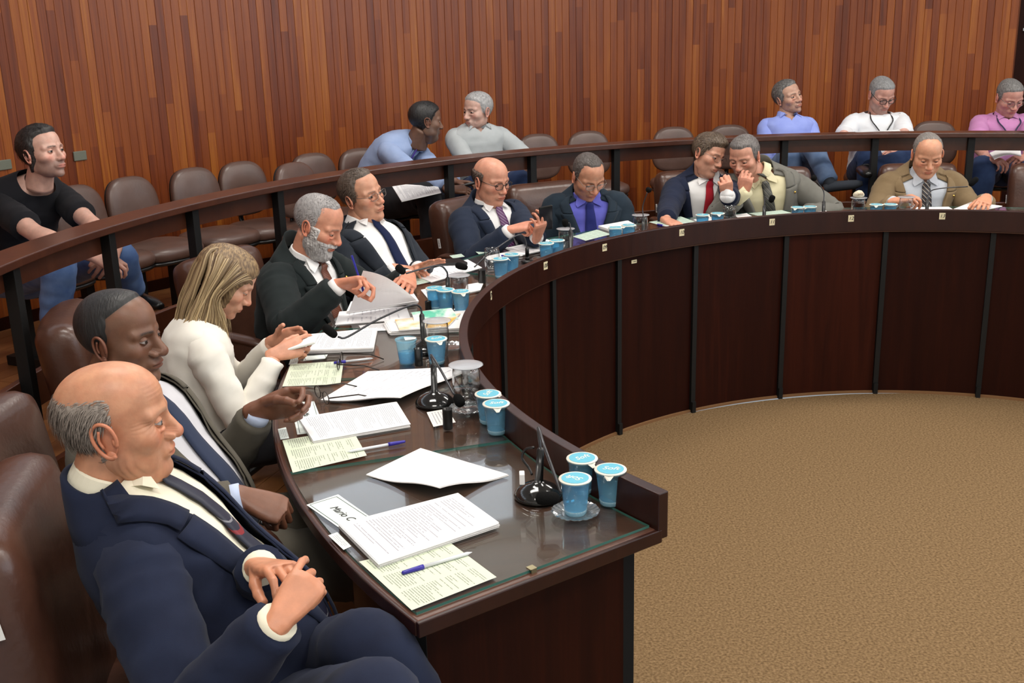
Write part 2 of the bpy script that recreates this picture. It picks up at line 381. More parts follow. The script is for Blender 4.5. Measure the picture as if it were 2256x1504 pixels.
# metal clip at the end of the glass
c = at(1171, 1252, TZ); bm = bmesh.new(); M = Matrix.Translation(c) @ Matrix.Rotation(math.atan2(d.y, d.x), 4, 'Z')
box(bm, (0, 0, .0015), (.016, .016, .003), M); box(bm, (0, .008 if n.dot(Vector((-d.y, d.x, 0))) > 0 else -.008, -.008), (.013, .002, .022), M); dobj('glass_clip', bm, mat('brass_clip', (.3, .26, .15), .35, .8))
BATT = [49, 62, 75.2, 88.5, 101.8, 115.2, 128, 140.9, 153.6, 166.5, 179.5, 192, 204]
for a in BATT:
    R = RF(a); M = Matrix.Translation(pol(a, R, 0)) @ Matrix.Rotation(math.radians(a+90), 4, 'Z')
    bm = bmesh.new(); box(bm, (0, .002, .455), (.026, .03, .9), M); dobj('batten', bm, BLACK)
    bm = bmesh.new(); box(bm, (0, .02, .03), (.022, .016, .06), M); dobj('batten_foot', bm, BLACK)
B2 = [A0+.3] + BATT + [214.0]
for a0, a1 in zip(B2, B2[1:]):
    bm = bmesh.new(); ww = .33; arcslab(bm, a0+ww, a1-ww, RF, lambda a: RF(a)+.018, .006, .903, 10); dobj('front_panel', bm, WOODP)
bm = bmesh.new(); arcslab(bm, A0, 214, lambda a: RF(a)-.012, RF, 0, .013, 110); dobj('floor_fillet', bm, mat('fillet', (.2, .095, .035), .7))
# end panel
p0 = pol(213.9, RL(213.9)+.06, 0); p1 = pol(213.4, RO(213)-.055, 0); d = p1-p0; n2 = Vector((-d.y, d.x, 0)).normalized()
M = Matrix.Translation((p0+p1)/2) @ Matrix.Rotation(math.atan2(d.y, d.x), 4, 'Z')
bm = bmesh.new(); box(bm, (0, 0, .45), (d.length, .022, .896), M); dobj('end_panel', bm, WOODP)
for q, nm in ((p0, 'corner_batten'), (p1, 'corner_batten')):
    bm = bmesh.new(); box(bm, (q.x, q.y, .45), (.034, .034, .894)); dobj(nm, bm, BLACK)
bm = bmesh.new(); arcslab(bm, 206, 213.2, lambda a: RO(a)-.075, lambda a: RO(a)-.055, .17, .897, 8); dobj('side_panel', bm, WOODD)
bm = bmesh.new(); ell(bm, (0, 0, 0), (.009, .003, .012)); h = dobj('knot_hole', bm, BLACK); h.location = (0, 0, 0); 
for v in h.data.vertices: v.co = v.co + Vector((CX, CY, 0)) + (atD(1322, 1243, (p0.y+.08)/ray(1322, 1243).y)) - Vector((CX, CY, 0))
# number plates on the ledge
def plate(x, y, s, w_=.03, h_=.034):
    a = ang(atR(x, y, RL(150))); a = ang(atR(x, y, RL(a))); P = atR(x, y, RL(a)-.0008)
    rz = math.radians(a-90)
    bm = bmesh.new(); box(bm, (0, 0, 0), (w_, .0016, h_)); o = obj('number_plate', bm, CREAM, desk); o.location = P-Vector((CX, CY, 0)); o.rotation_euler = (0, 0, rz)
    if s:
        t = link('numeral', text_mesh(s, .0255, .25), INK, o); t.rotation_euler = (PI/2, 0, 0); t.location = (0, -.0014, 0)
    return o
for x, y, s in ((1080, 652, '07'), (1202, 585, '08'), (1332, 545, '09'), (1502, 512, '10'), (1701, 489, '11'), (1875, 481, '12'), (2076, 476, '13')): plate(x, y, s)
plate(1030.5, 742, '06', .036, .04)
P = atR(1397, 576, RF(127)-.001); bm = bmesh.new(); box(bm, (0, 0, 0), (.034, .0016, .017)); o = obj('inventory_label', bm, CREAM, desk); o.location = P-Vector((CX, CY, 0)); o.rotation_euler = (0, 0, math.radians(ang(P)-90))
t = link('print', text_mesh('E 0241', .008), INK, o); t.rotation_euler = (PI/2, 0, 0); t.location = (.003, -.0014, 0)

# ================================================================== balustrade
bal = empty('balustrade', (CX, CY, FLO), 'curved timber balustrade on black posts between the councillors and the public seats', 'railing')
def bobj(name, bm, m):
    bmesh.ops.translate(bm, verts=bm.verts, vec=(-CX, -CY, -FLO)); return obj(name, bm, m, bal)
bm = bmesh.new(); arcslab(bm, 52, 200, 3.585, 3.735, 1.25, 1.28, 90); bev(bobj('handrail', bm, WOODR), .004)
bm = bmesh.new(); arcslab(bm, 52, 200, 3.655, 3.68, 1.165, 1.25, 90); bobj('apron', bm, WOODR)
bm = bmesh.new(); arcslab(bm, 52, 200, 3.655, 3.685, .715, .84, 90); bev(bobj('lower_board', bm, WOODR), .003)
for a in (57, 65.5, 74.4, 83.5, 92.5, 101.4, 110.2, 119.3, 128.4, 137.7, 147.1, 156.3, 165.2, 175.2, 184.5, 194):
    bm = bmesh.new(); box(bm, (0, 0, (FLO+1.25)/2), (.042, .045, 1.25-FLO), Matrix.Translation(pol(a, 3.635)) @ Matrix.Rotation(math.radians(a+90), 4, 'Z')); bev(bobj('post', bm, BLACK), .003)

# ================================================================== chairs
def pad_bm(w_, h, t, n=3.2, seg=36, M=None, top=1.0, curve=0, crown=.012, piping=True):
    """upholstered pad in the XZ plane, thickness along Y; top scales the width at the top"""
    bm = bmesh.new(); prof = [(-t/2, .0), (-t/2, .55), (-t*.47, .84), (-t*.36, .955), (-t*.15, .995), (0, 1.0), (t*.15, .995), (t*.36, .955), (t*.47, .84), (t/2, .55), (t/2, .0)]
    rings = []
    for y, s in prof:
        ring = []
        for k in range(seg):
            q = 2*PI*k/seg; c, sn = math.cos(q), math.sin(q)
            x = math.copysign(abs(c)**(2/n), c)*w_/2*s; z = math.copysign(abs(sn)**(2/n), sn)*h/2*s
            x *= 1+(top-1)*(z/h+.5)
            yy = y + math.copysign(crown*(1-s*s), y) + curve*x*x
            ring.append(bm.verts.new((x, yy, z)))
        rings.append(ring)
    for a, b in zip(rings, rings[1:]):
        for k in range(seg):
            try: bm.faces.new((a[k], a[(k+1) % seg], b[(k+1) % seg], b[k]))
            except ValueError: pass
    bmesh.ops.remove_doubles(bm, verts=bm.verts, dist=.0004)
    if M: bmesh.ops.transform(bm, matrix=M, verts=bm.verts)
    return bm
def make_public_chair():
    t = empty('public_chair', (0, 0, 0), 'x', 'chair')
    tilt = Matrix.Rotation(math.radians(8), 4, 'X')
    o = obj('backrest', pad_bm(.36, .33, .055, 2.9, M=Matrix.Translation((0, -.2, .66)) @ tilt, top=.86, curve=.6), VINYL, t, True)
    o = obj('back_shell', pad_bm(.345, .315, .03, 2.9, M=Matrix.Translation((0, -.228, .66)) @ tilt, top=.86, curve=.6), BLKM, t, True)
    obj('seat', pad_bm(.43, .41, .075, 3.0, M=Matrix.Translation((0, 0, .43)) @ Matrix.Rotation(PI/2, 4, 'X')), VINYL, t, True)
    obj('seat_shell', pad_bm(.415, .395, .03, 3.0, M=Matrix.Translation((0, 0, .388)) @ Matrix.Rotation(PI/2, 4, 'X')), BLKM, t, True)
    bm = bmesh.new(); tube(bm, [(0, -.245, .6), (0, -.25, .47), (0, -.2, .37), (0, -.05, .36)], .017, 8, flat=.5); obj('back_bracket', bm, BLKM, t, True)
    for x in (-.12, .12):
        bm = bmesh.new(); box(bm, (x, -.05, .205), (.05, .05, .37)); obj('leg', bm, BLACK, t)
        bm = bmesh.new(); box(bm, (x, -.02, .025), (.06, .34, .05)); bev(obj('foot', bm, BLACK, t), .004)
    return t
pc = make_public_chair()
def put_public(a, R, label, twist=0, first=[True]):
    o = pc if first[0] else copy_tree(pc); first[0] = False
    o.location = pol(a, R, FUP); o.rotation_euler = (0, 0, math.radians(a+90+twist)); tag(o, label, 'chair', 'brown vinyl chairs of the public row'); return o
PCH = [(10, 150.6+4.6, 'brown vinyl public chair half behind the man in a black T-shirt, towards the photo edge', 0),
       (165, 150.2, 'brown vinyl public chair just right of the man in a black T-shirt', 0),
       (285, 146.0, 'empty brown vinyl public chair, second from the man in a black T-shirt', 0),
       (425, 140.9, 'empty brown vinyl public chair, third from the man in a black T-shirt', 0),
       (545, 136.9, 'brown vinyl public chair behind another one, its back against the wall', 0),
       (690, 130.8, 'empty brown vinyl public chair above the bearded man', 0),
       (795, 126.6, 'empty brown vinyl public chair beside the man in a light blue shirt', 0),
       (905, 122.4, 'brown vinyl public chair under the man in a light blue shirt', 0),
       (1060, 116.2, 'brown vinyl public chair under the man in a grey polo shirt', 0),
       (1185, 110.5, 'empty brown vinyl public chair right of the man in a grey polo shirt', 0),
       (1297, 105.9, 'empty brown vinyl public chair above the man in a blue shirt', 0),
       (1485, 98.1, 'empty brown vinyl public chair above the young man with a red tie', 0),
       (1608, 93.1, 'brown vinyl public chair above the man holding his hand to his mouth', 0),
       (1745, 88.0, 'brown vinyl public chair under the man in a lavender shirt', 0),
       (1935, 80.6, 'brown vinyl public chair under the man in a white T-shirt', 0),
       (2060, 75.6, 'empty brown vinyl public chair between the white T-shirt and the pink shirt', 0),
       (2200, 70.2, 'brown vinyl public chair under the man in a pink shirt', 0)]
for x, a, lab, tw in PCH: put_public(a, 4.66, lab, tw)
put_public(134.6, 4.32, 'loose brown vinyl chair standing in front of the public row by the second post', 12)

def make_arm_chair():
    t = empty('executive_chair', (0, 0, 0), 'x', 'chair')
    R = Matrix.Translation((0, -.25, .65)) @ Matrix.Rotation(math.radians(9), 4, 'X')
    obj('backrest', pad_bm(.48, .56, .15, 9, 60, M=R, curve=.45, crown=.012), LEATH, t, True)
    obj('seat', pad_bm(.54, .52, .14, 5, 44, M=Matrix.Translation((0, .02, .40)) @ Matrix.Rotation(PI/2, 4, 'X'), crown=.02), LEATH, t, True)
    for s in (-1, 1):
        pts = spline([(s*.27, -.22, .62), (s*.315, -.1, .665), (s*.325, .06, .665), (s*.32, .19, .64), (s*.3, .245, .56), (s*.28, .22, .44)], 22)
        bm = bmesh.new(); tube(bm, pts, [.02+.013*math.sin(PI*min(1, i/15)) for i in range(22)], 12, flat=.62); obj('armrest', bm, LEATH, t, True)
    bm = bmesh.new(); lathe(bm, [(.03, .06), (.03, .3), (.05, .31), (.05, .34)], 16, cap1=True); obj('column', bm, BLKM, t, True)
    for k in range(5):
        q = 2*PI*k/5; e = (.28*math.cos(q), .28*math.sin(q), .06)
        bm = bmesh.new(); tube(bm, [(0, 0, .1), e], [.026, .016], 8); lg = obj('base_leg', bm, BLKM, t, True)
        bm = bmesh.new(); ell(bm, (e[0], e[1], .026), (.026, .026, .026)); obj('caster', bm, BLKM, lg, True)
    bm = bmesh.new(); box(bm, (0, 0, 0), (.0015, .018, .052)); tg = obj('inventory_tag', bm, WHITEP, t); tg.matrix_local = Matrix.Translation((.244, -.225, .71)) @ Matrix.Rotation(math.radians(9), 4, 'X')
    tx = link('print', text_mesh('CE 00417', .0098), INK, tg); tx.matrix_local = Matrix.Translation((.0012, 0, 0)) @ Matrix.Rotation(PI/2, 4, 'Z') @ Matrix.Rotation(PI/2, 4, 'X') @ Matrix.Rotation(PI/2, 4, 'Z')
    return t
ac = make_arm_chair(); fa = [True]
def put_arm(p, yaw, label):
    o = ac if fa[0] else copy_tree(ac); fa[0] = False
    o.location = (p[0], p[1], FLO); o.rotation_euler = (0, 0, math.radians(yaw-90)); tag(o, label, 'chair', 'brown leather chairs of the councillors'); return o

# ================================================================== people
def V3(a): return Vector((float(a[0]), float(a[1]), float(a[2])))
def bm_arrays(bm):
    bm.verts.index_update(); v = np.array([tuple(x.co) for x in bm.verts], float); f = [[q.index for q in p.verts] for p in bm.faces]; bm.free(); return v, f
def remeshed(bm, vox, smooth=3):
    me = bpy.data.meshes.new('tmp'); bm.to_mesh(me); bm.free(); o = bpy.data.objects.new('tmp', me); COL.objects.link(o)
    m = o.modifiers.new('r', 'REMESH'); m.mode = 'VOXEL'; m.voxel_size = vox
    s = o.modifiers.new('s', 'SMOOTH'); s.factor = .6; s.iterations = smooth
    dg = bpy.context.evaluated_depsgraph_get(); dg.update(); r = bpy.data.meshes.new_from_object(o.evaluated_get(dg))
    bpy.data.objects.remove(o); bpy.data.meshes.remove(me)
    v = np.zeros(len(r.vertices)*3); r.vertices.foreach_get('co', v); v = v.reshape(-1, 3); f = [list(p.vertices) for p in r.polygons]; bpy.data.meshes.remove(r); return v, f
def smin(a, b, k):
    h = np.clip(.5+.5*(b-a)/k, 0, 1); return b*(1-h)+a*h-k*h*(1-h)
def smax(a, b, k): return -smin(-a, -b, k)
def sdE(p, c, r):
    q = (p-np.array(c)); r = np.array(r); k0 = np.linalg.norm(q/r, axis=-1); k1 = np.linalg.norm(q/(r*r), axis=-1)+1e-9; return k0*(k0-1)/k1
def sdC(p, a, b, ra, rb):
    a = np.array(a, float); b = np.array(b, float); ab = b-a; h = np.clip(((p-a)@ab)/(ab@ab), 0, 1); return np.linalg.norm(p-a-h[..., None]*ab, axis=-1)-(ra+(rb-ra)*h)
def head_sdf(p, h):
    jw, ns, fat, age = h.get('jaw', 1), h.get('nose', 1), h.get('fat', 0), h.get('age', 0)
    q = p.copy(); q[..., 0] = np.abs(q[..., 0])
    d = sdE(q, (0, -.02, .032), (.0735, .092, .082))
    d = smin(d, sdE(q, (0, .018, .045), (.063, .068, .062)), .03)
    d = smin(d, sdE(q, (0, .028, -.032), (.064*jw, .058, .075)), .03)
    d = smin(d, sdE(q, (0, .025, -.075), ((.053+fat*.012)*jw, .05, .034)), .025)
    d = smin(d, sdE(q, (.049*jw, .0, -.058), (.014, .03, .028)), .02)
    d = smin(d, sdE(q, (0, .072, -.099), (.021, .018, .016)), .02)
    if fat: d = smin(d, sdE(q, (0, .03, -.108), (.045, .045, .022+.012*fat)), .03)
    d = smin(d, sdE(q, (.049, .050, -.022), (.022, .026, .022)), .02)
    d = smin(d, sdC(q, (.012, .082, .021), (.052, .062, .019), .010, .009), .014)
    # eye hollow
    d = smax(d, -sdE(q, (.034, .094, .003), (.0195, .019, .0115)), .012)
    d = smax(d, -sdE(q, (.0165, .099, .004), (.007, .014, .012)), .010)
    # nose
    d = smin(d, sdC(q, (0, .083, .010), (0, .098+.006*ns, -.028), .0078, .0100*ns), .012)
    d = smin(d, sdE(q, (0, .0985+.006*ns, -.033), (.0130*ns, .0115, .0108)), .006)
    d = smin(d, sdE(q, (.0135*ns, .0935, -.036), (.0080*ns, .0105, .0080)), .004)
    # mouth
    d = smin(d, sdE(q, (0, .083, -.062), (.030, .013, .019)), .010)
    d = smin(d, sdE(q, (0, .0918, -.0605), (.0245, .0068, .0044)), .005)
    d = smin(d, sdE(q, (0, .0905, -.0705), (.0210, .0072, .0050)), .005)
    d = smax(d, -sdC(q, (0, .1015, -.0655), (.026, .090, -.0668), .0022, .0012), .003)
    d = smax(d, -sdC(q, (0, .098, -.084), (.012, .094, -.083), .005, .004), .008)
    # folds from the nose to the mouth corner
    d = smax(d, -sdC(q, (.021, .094, -.036), (.033, .084, -.066), .0018+.0016*age, .0012+.001*age), .006)
    if age:
        d = smax(d, -sdC(q, (.034, .082, -.074), (.036, .074, -.095), .0012*age, .001), .006)
        d = smin(d, sdE(q, (.031, .082, -.013), (.013, .006, .005)), .006)
        zz, yy, xx = q[..., 2], q[..., 1], q[..., 0]
        d = d + age*.00030*np.sin(zz*800+xx*30)*(zz > .045)*(zz < .082)*(yy > .03)*(xx < .05)
        d = d + age*.00035*np.sin((zz+.6*(xx-.055))*1000)*np.exp(-((xx-.060)/.010)**2-((zz-.0)/.014)**2)*(yy > .03)
        d = d + age*.0006*np.sin((xx*1.0+yy*.7)*620)*np.exp(-((zz+.075)/.028)**2)*(xx > .035)*(yy > -.01)*(yy < .07)
    return d
EYE = (.0335, .0715, .0025)
def head_dirs(nu, nv):
    u = np.linspace(-1, 1, nu, endpoint=False); th = PI*(u*.62+.38*u**3)           # denser at the face
    v = np.linspace(0, 1, nv); ph = PI*(v + .055*np.sin(2*PI*v))
    T, F = np.meshgrid(th, ph, indexing='ij')
    return np.stack([np.sin(F)*np.sin(T), np.sin(F)*np.cos(T), np.cos(F)], -1)
HO = np.array([0, .008, -.012])
def head_surface(h, nu, nv):
    D = head_dirs(nu, nv); t = np.full(D.shape[:2], .2)
    for _ in range(46):
        p = HO + D*t[..., None]; t = t - np.clip(head_sdf(p, h), -.02, .02)*.85
    return HO + D*t[..., None], D
def sst(a, b, x): t = np.clip((x-a)/(b-a+1e-9), 0, 1); return t*t*(3-2*t)
def grid_faces(nu, nv):
    f = []
    for i in range(nu):
        j2 = (i+1) % nu
        for k in range(nv-1): f.append([i*nv+k, i*nv+k+1, j2*nv+k+1, j2*nv+k])
    return f
def npnoise(p, s, seed=0):
    return np.array([noise.noise(Vector((float(a)*s+seed, float(b)*s-seed, float(c)*s))) for a, b, c in p])
def hairmask(P, h):
    x, y, z = np.abs(P[..., 0]), P[..., 1], P[..., 2]
    yf, tr, top, low = h.get('front', .07), h.get('temple', .02), h.get('top', 1), h.get('low', -.075)
    w_ = .016
    jit = h.get('_jit', 0.0)
    y = y + jit; z = z + jit*.8
    yl = yf - tr*sst(.02, .06, x)                                    # hairline on top
    a = sst(-w_, w_, yl-y + np.clip((z-.07)*1.2, -.02, .05)*(top > .5)) * sst(.02, .045, z)     # top region
    side = sst(-w_, w_, (h.get('side', .030)-.012-.012*sst(.03, -.02, z))-y) * sst(-.006, .010, z-(low + sst(-.06, .02, y)*h.get('burn', .068)))
    s = side
    if top < .5: # bald crown: hair only below a rim
        s = side*sst(-.010, .010, h.get('rim', .05)-z); a = a*0
    return np.clip(np.maximum(a, s), 0, 1)
def ear(side, es=1.0):
    bm = bmesh.new(); M = Matrix.Translation((side*.0755, -.010, -.010)) @ Matrix.Rotation(side*math.radians(-24), 4, 'Z') @ Matrix.Rotation(math.radians(10), 4, 'X') @ Matrix.Scale(es, 4)
    ell(bm, (0, 0, 0), (.005, .0155, .027), M, 14, 10)
    pts = [(.004*side, .014, -.012), (.006*side, .018, .004), (.009*side, .013, .024), (.011*side, -.002, .032), (.012*side, -.016, .024), (.011*side, -.019, .004), (.008*side, -.012, -.018), (.005*side, -.001, -.028), (.003*side, .008, -.026)]
    tube(bm, [M @ Vector(p) for p in spline(pts, 26)], [.0036]*20+[.004, .0046, .005, .005, .0045, .004], 8)
    pts = [(.009*side, -.006, .02), (.009*side, -.010, .004), (.008*side, -.006, -.010)]
    tube(bm, [M @ Vector(p) for p in spline(pts, 8)], .0028, 6)
    ell(bm, (.004*side, .013, -.003), (.004, .005, .007), M, 8, 6); ell(bm, (.002*side, -.001, -.025), (.005, .009, .009), M, 10, 8)
    return bm_arrays(bm)
def lidshell(c, r, a_up, a_lo):
    """upper and lower eyelids around an eyeball centred at c; angles in degrees above the gaze line"""
    V_, F_ = [], []
    for (s, e) in ((a_up, 95), (-95, -a_lo)):
        b = len(V_); n1, n2 = 7, 13
        for i in range(n1):
            la = math.radians(s+(e-s)*i/(n1-1))
            for k in range(n2):
                lo = math.radians(-80+160*k/(n2-1)); rr = r*(1+.05*(i == 0 if s > 0 else i == n1-1))
                # rotate about X axis so that the fold opens like a visor
                y = rr*math.cos(lo)*math.cos(la); z = rr*math.cos(lo)*math.sin(la); x = rr*math.sin(lo)
                V_.append((c[0]+x, c[1]+y, c[2]+z))
        for i in range(n1-1):
            for k in range(n2-1): F_.append([b+i*n2+k, b+i*n2+k+1, b+(i+1)*n2+k+1, b+(i+1)*n2+k])
    return np.array(V_), F_
def hand_bm(curl, spread=.12, thumb=(.5, .5), r=1.0):
    """right hand, wrist at the origin, fingers +Y, back of the hand +Z, thumb towards -X"""
    bm = bmesh.new()
    prof = [(-.040, .012, .010, 0), (-.034, .022, .018, 0), (-.015, .027, .020, 0), (0, .028, .019, 0), (.018, .033, .0175, -.001), (.05, .040, .0165, -.003), (.078, .0425, .0145, -.003), (.096, .0385, .010, -.004)]
    rings = []
    for y, a, b, z in prof:
        ring = []
        for k in range(16):
            q = 2*PI*k/16; c, s = math.cos(q), math.sin(q)
            ring.append(bm.verts.new((math.copysign(abs(c)**.75, c)*a, y+.010*(y > .07)*(1-abs(c)), z+math.copysign(abs(s)**.8, s)*b)))
        rings.append(ring)
    for a, b in zip(rings, rings[1:]):
        for k in range(16): bm.faces.new((a[k], a[(k+1) % 16], b[(k+1) % 16], b[k]))
    bm.faces.new(rings[0][::-1]); bm.faces.new(rings[-1])
    F = [(-.0305, .088, (.043, .027, .021), .0092), (-.0105, .094, (.047, .030, .022), .0096), (.0100, .091, (.044, .028, .022), .0092), (.0290, .082, (.034, .021, .019), .0080)]
    for i, (x, y, L, rr) in enumerate(F):
        c = curl[i] if isinstance(curl[i], (tuple, list)) else (curl[i]*.8, curl[i]*1.05, curl[i]*.7)
        az = (i-1.5)*spread; p = Vector((x, y, -.002)); pts = [p-Vector((0, .016, 0)), p.copy()]; an = 0; rad = [rr*.95, rr*1.05]
        for s, (l, cc) in enumerate(zip(L, c)):
            an -= cc; d = Vector((math.sin(az)*math.cos(an), math.cos(az)*math.cos(an), math.sin(an)))
            for f in (.35, .7, 1.0): pts.append(p+d*l*f); rad.append(rr*(1-.10*s-.05*f)*(1.06 if f == 1.0 and s < 2 else .97))
            p = p+d*l
        pts.append(p+d*.004); rad.append(rr*.45); tube(bm, pts, [k*r for k in rad], 10)
    t1, t2 = thumb; p = Vector((-.022, .022, -.006)); az = -1.0+t1*.9; el = -.25-t1*.55; pts = [p+Vector((.012, -.012, 0)), p]; rad = [.013, .0145]
    for s, l in enumerate((.042, .032, .026)):
        d = Vector((math.sin(az)*math.cos(el), math.cos(az)*math.cos(el), math.sin(el)))
        for f in (.4, .75, 1.0): pts.append(p+d*l*f); rad.append((.0128, .0112, .0100)[s]*(1.05 if f == 1 and s < 2 else .97))
        p = p+d*l; az += t2*.75; el -= t2*.12
    pts.append(p+d*.004); rad.append(.005); tube(bm, pts, rad, 10)
    return bm
RELAX = (.35, .42, .48, .55); FIST = (1.45, 1.5, 1.5, 1.5); FLAT = (.08, .06, .08, .12); PINCH = ((.75, .9, .5), (.8, .95, .5), (1.1, 1.2, .6), (1.3, 1.3, .7)); HOLD = (.75, .8, .85, .9); POINT = ((.25, .25, .15), (1.2, 1.3, .8), (1.35, 1.4, .9), (1.4, 1.4, .9))
def hand_at(side, wrist, fdir, back, pose, thumb=(.5, .5), vox=.003, scale=1.0, spread=.12):
    v, f = remeshed(hand_bm(pose, spread, thumb), vox, 3)
    if side < 0: v = v*np.array([-1, 1, 1]); f = [q[::-1] for q in f]
    y = V3(fdir).normalized(); z = V3(back); z = (z-y*z.dot(y)).normalized(); x = y.cross(z)
    M = np.array([x, y, z]).T*scale
    return v@M.T+np.array(wrist), f
def ik(S, W_, L1, L2, hint):
    S, W_ = V3(S), V3(W_); d = W_-S; D = d.length; mx = (L1+L2)*.995
    if D > mx: L1, L2 = L1*D/mx, L2*D/mx
    dn = d.normalized(); a = (L1*L1-L2*L2+D*D)/(2*D); h = math.sqrt(max(L1*L1-a*a, 0)); n = V3(hint); n = n-dn*n.dot(dn); n.normalize()
    return S+dn*a+n*h
def skinmat(name, rough=.45):
    if name in MATS: return MATS[name]
    m = bpy.data.materials.new(name); nt, N, L, B = nodes(m)
    a = N.new('ShaderNodeAttribute'); a.attribute_name = 'tint'
    tc = N.new('ShaderNodeTexCoord'); n = N.new('ShaderNodeTexNoise'); n.inputs['Scale'].default_value = 38; n.inputs['Detail'].default_value = 5; L.new(tc.outputs['Object'], n.inputs['Vector'])
    mr = N.new('ShaderNodeMapRange'); mr.inputs[1].default_value = .3; mr.inputs[2].default_value = .7; mr.inputs[3].default_value = .86; mr.inputs[4].default_value = 1.1; L.new(n.outputs['Fac'], mr.inputs[0])
    mx = N.new('ShaderNodeVectorMath'); mx.operation = 'MULTIPLY'; L.new(a.outputs['Color'], mx.inputs[0]); L.new(mr.outputs[0], mx.inputs[1]); L.new(mx.outputs[0], B.inputs['Base Color'])
    B.inputs['Roughness'].default_value = rough; B.inputs['Subsurface Weight'].default_value = .12; B.inputs['Subsurface Scale'].default_value = .008; B.inputs['Subsurface Radius'].default_value = (1, .35, .2)
    n2 = N.new('ShaderNodeTexNoise'); n2.inputs['Scale'].default_value = 260; n2.inputs['Detail'].default_value = 3; L.new(tc.outputs['Object'], n2.inputs['Vector'])
    bp = N.new('ShaderNodeBump'); bp.inputs['Strength'].default_value = .18; bp.inputs['Distance'].default_value = .001; L.new(n2.outputs['Fac'], bp.inputs['Height']); L.new(bp.outputs['Normal'], B.inputs['Normal'])
    MATS[name] = m; return m
SKIN = skinmat('skin')
def hairmat(name, c1, c2):
    if name in MATS: return MATS[name]
    m = bpy.data.materials.new(name); nt, N, L, B = nodes(m)
    tc = N.new('ShaderNodeTexCoord'); mp = N.new('ShaderNodeMapping'); mp.inputs['Scale'].default_value = (210, 90, 40); L.new(tc.outputs['Object'], mp.inputs['Vector'])
    n = N.new('ShaderNodeTexNoise'); n.inputs['Scale'].default_value = 1; n.inputs['Detail'].default_value = 3; L.new(mp.outputs[0], n.inputs['Vector'])
    r = N.new('ShaderNodeValToRGB'); r.color_ramp.elements[0].position = .35; r.color_ramp.elements[1].position = .68; r.color_ramp.elements[0].color = (*c1, 1); r.color_ramp.elements[1].color = (*c2, 1)
    L.new(n.outputs['Fac'], r.inputs['Fac']); L.new(r.outputs['Color'], B.inputs['Base Color']); B.inputs['Roughness'].default_value = .5
    bp = N.new('ShaderNodeBump'); bp.inputs['Strength'].default_value = .6; bp.inputs['Distance'].default_value = .003; L.new(n.outputs['Fac'], bp.inputs['Height']); L.new(bp.outputs['Normal'], B.inputs['Normal'])
    MATS[name] = m; return m
def cloth(name, col, col2=None, rough=.9, scale=900):
    return mat(name, col, rough, spec=.2, sheen=.04, bump=(scale, .25, .0008), var=(14, .9, col2) if col2 else None)
def striped(name, cols, scale=60, rot=(.6, .5, .3), sharp=True, rough=.5):
    if name in MATS: return MATS[name]
    m = bpy.data.materials.new(name); nt, N, L, B = nodes(m)
    tc = N.new('ShaderNodeTexCoord'); mp = N.new('ShaderNodeMapping'); mp.inputs['Rotation'].default_value = rot; L.new(tc.outputs['Object'], mp.inputs[0])
    wv = N.new('ShaderNodeTexWave'); wv.wave_profile = 'SAW'; wv.inputs['Scale'].default_value = scale; L.new(mp.outputs[0], wv.inputs['Vector'])
    r = N.new('ShaderNodeValToRGB'); r.color_ramp.interpolation = 'CONSTANT' if sharp else 'LINEAR'
    for i, (p, c) in enumerate(cols):
        e = r.color_ramp.elements[i] if i < 2 else r.color_ramp.elements.new(p); e.position = p
    for e, (p, c) in zip(sorted(r.color_ramp.elements, key=lambda e: e.position), cols): e.color = (*c, 1)
    L.new(wv.outputs['Fac'], r.inputs['Fac']); L.new(r.outputs['Color'], B.inputs['Base Color']); B.inputs['Roughness'].default_value = rough
    MATS[name] = m; return m

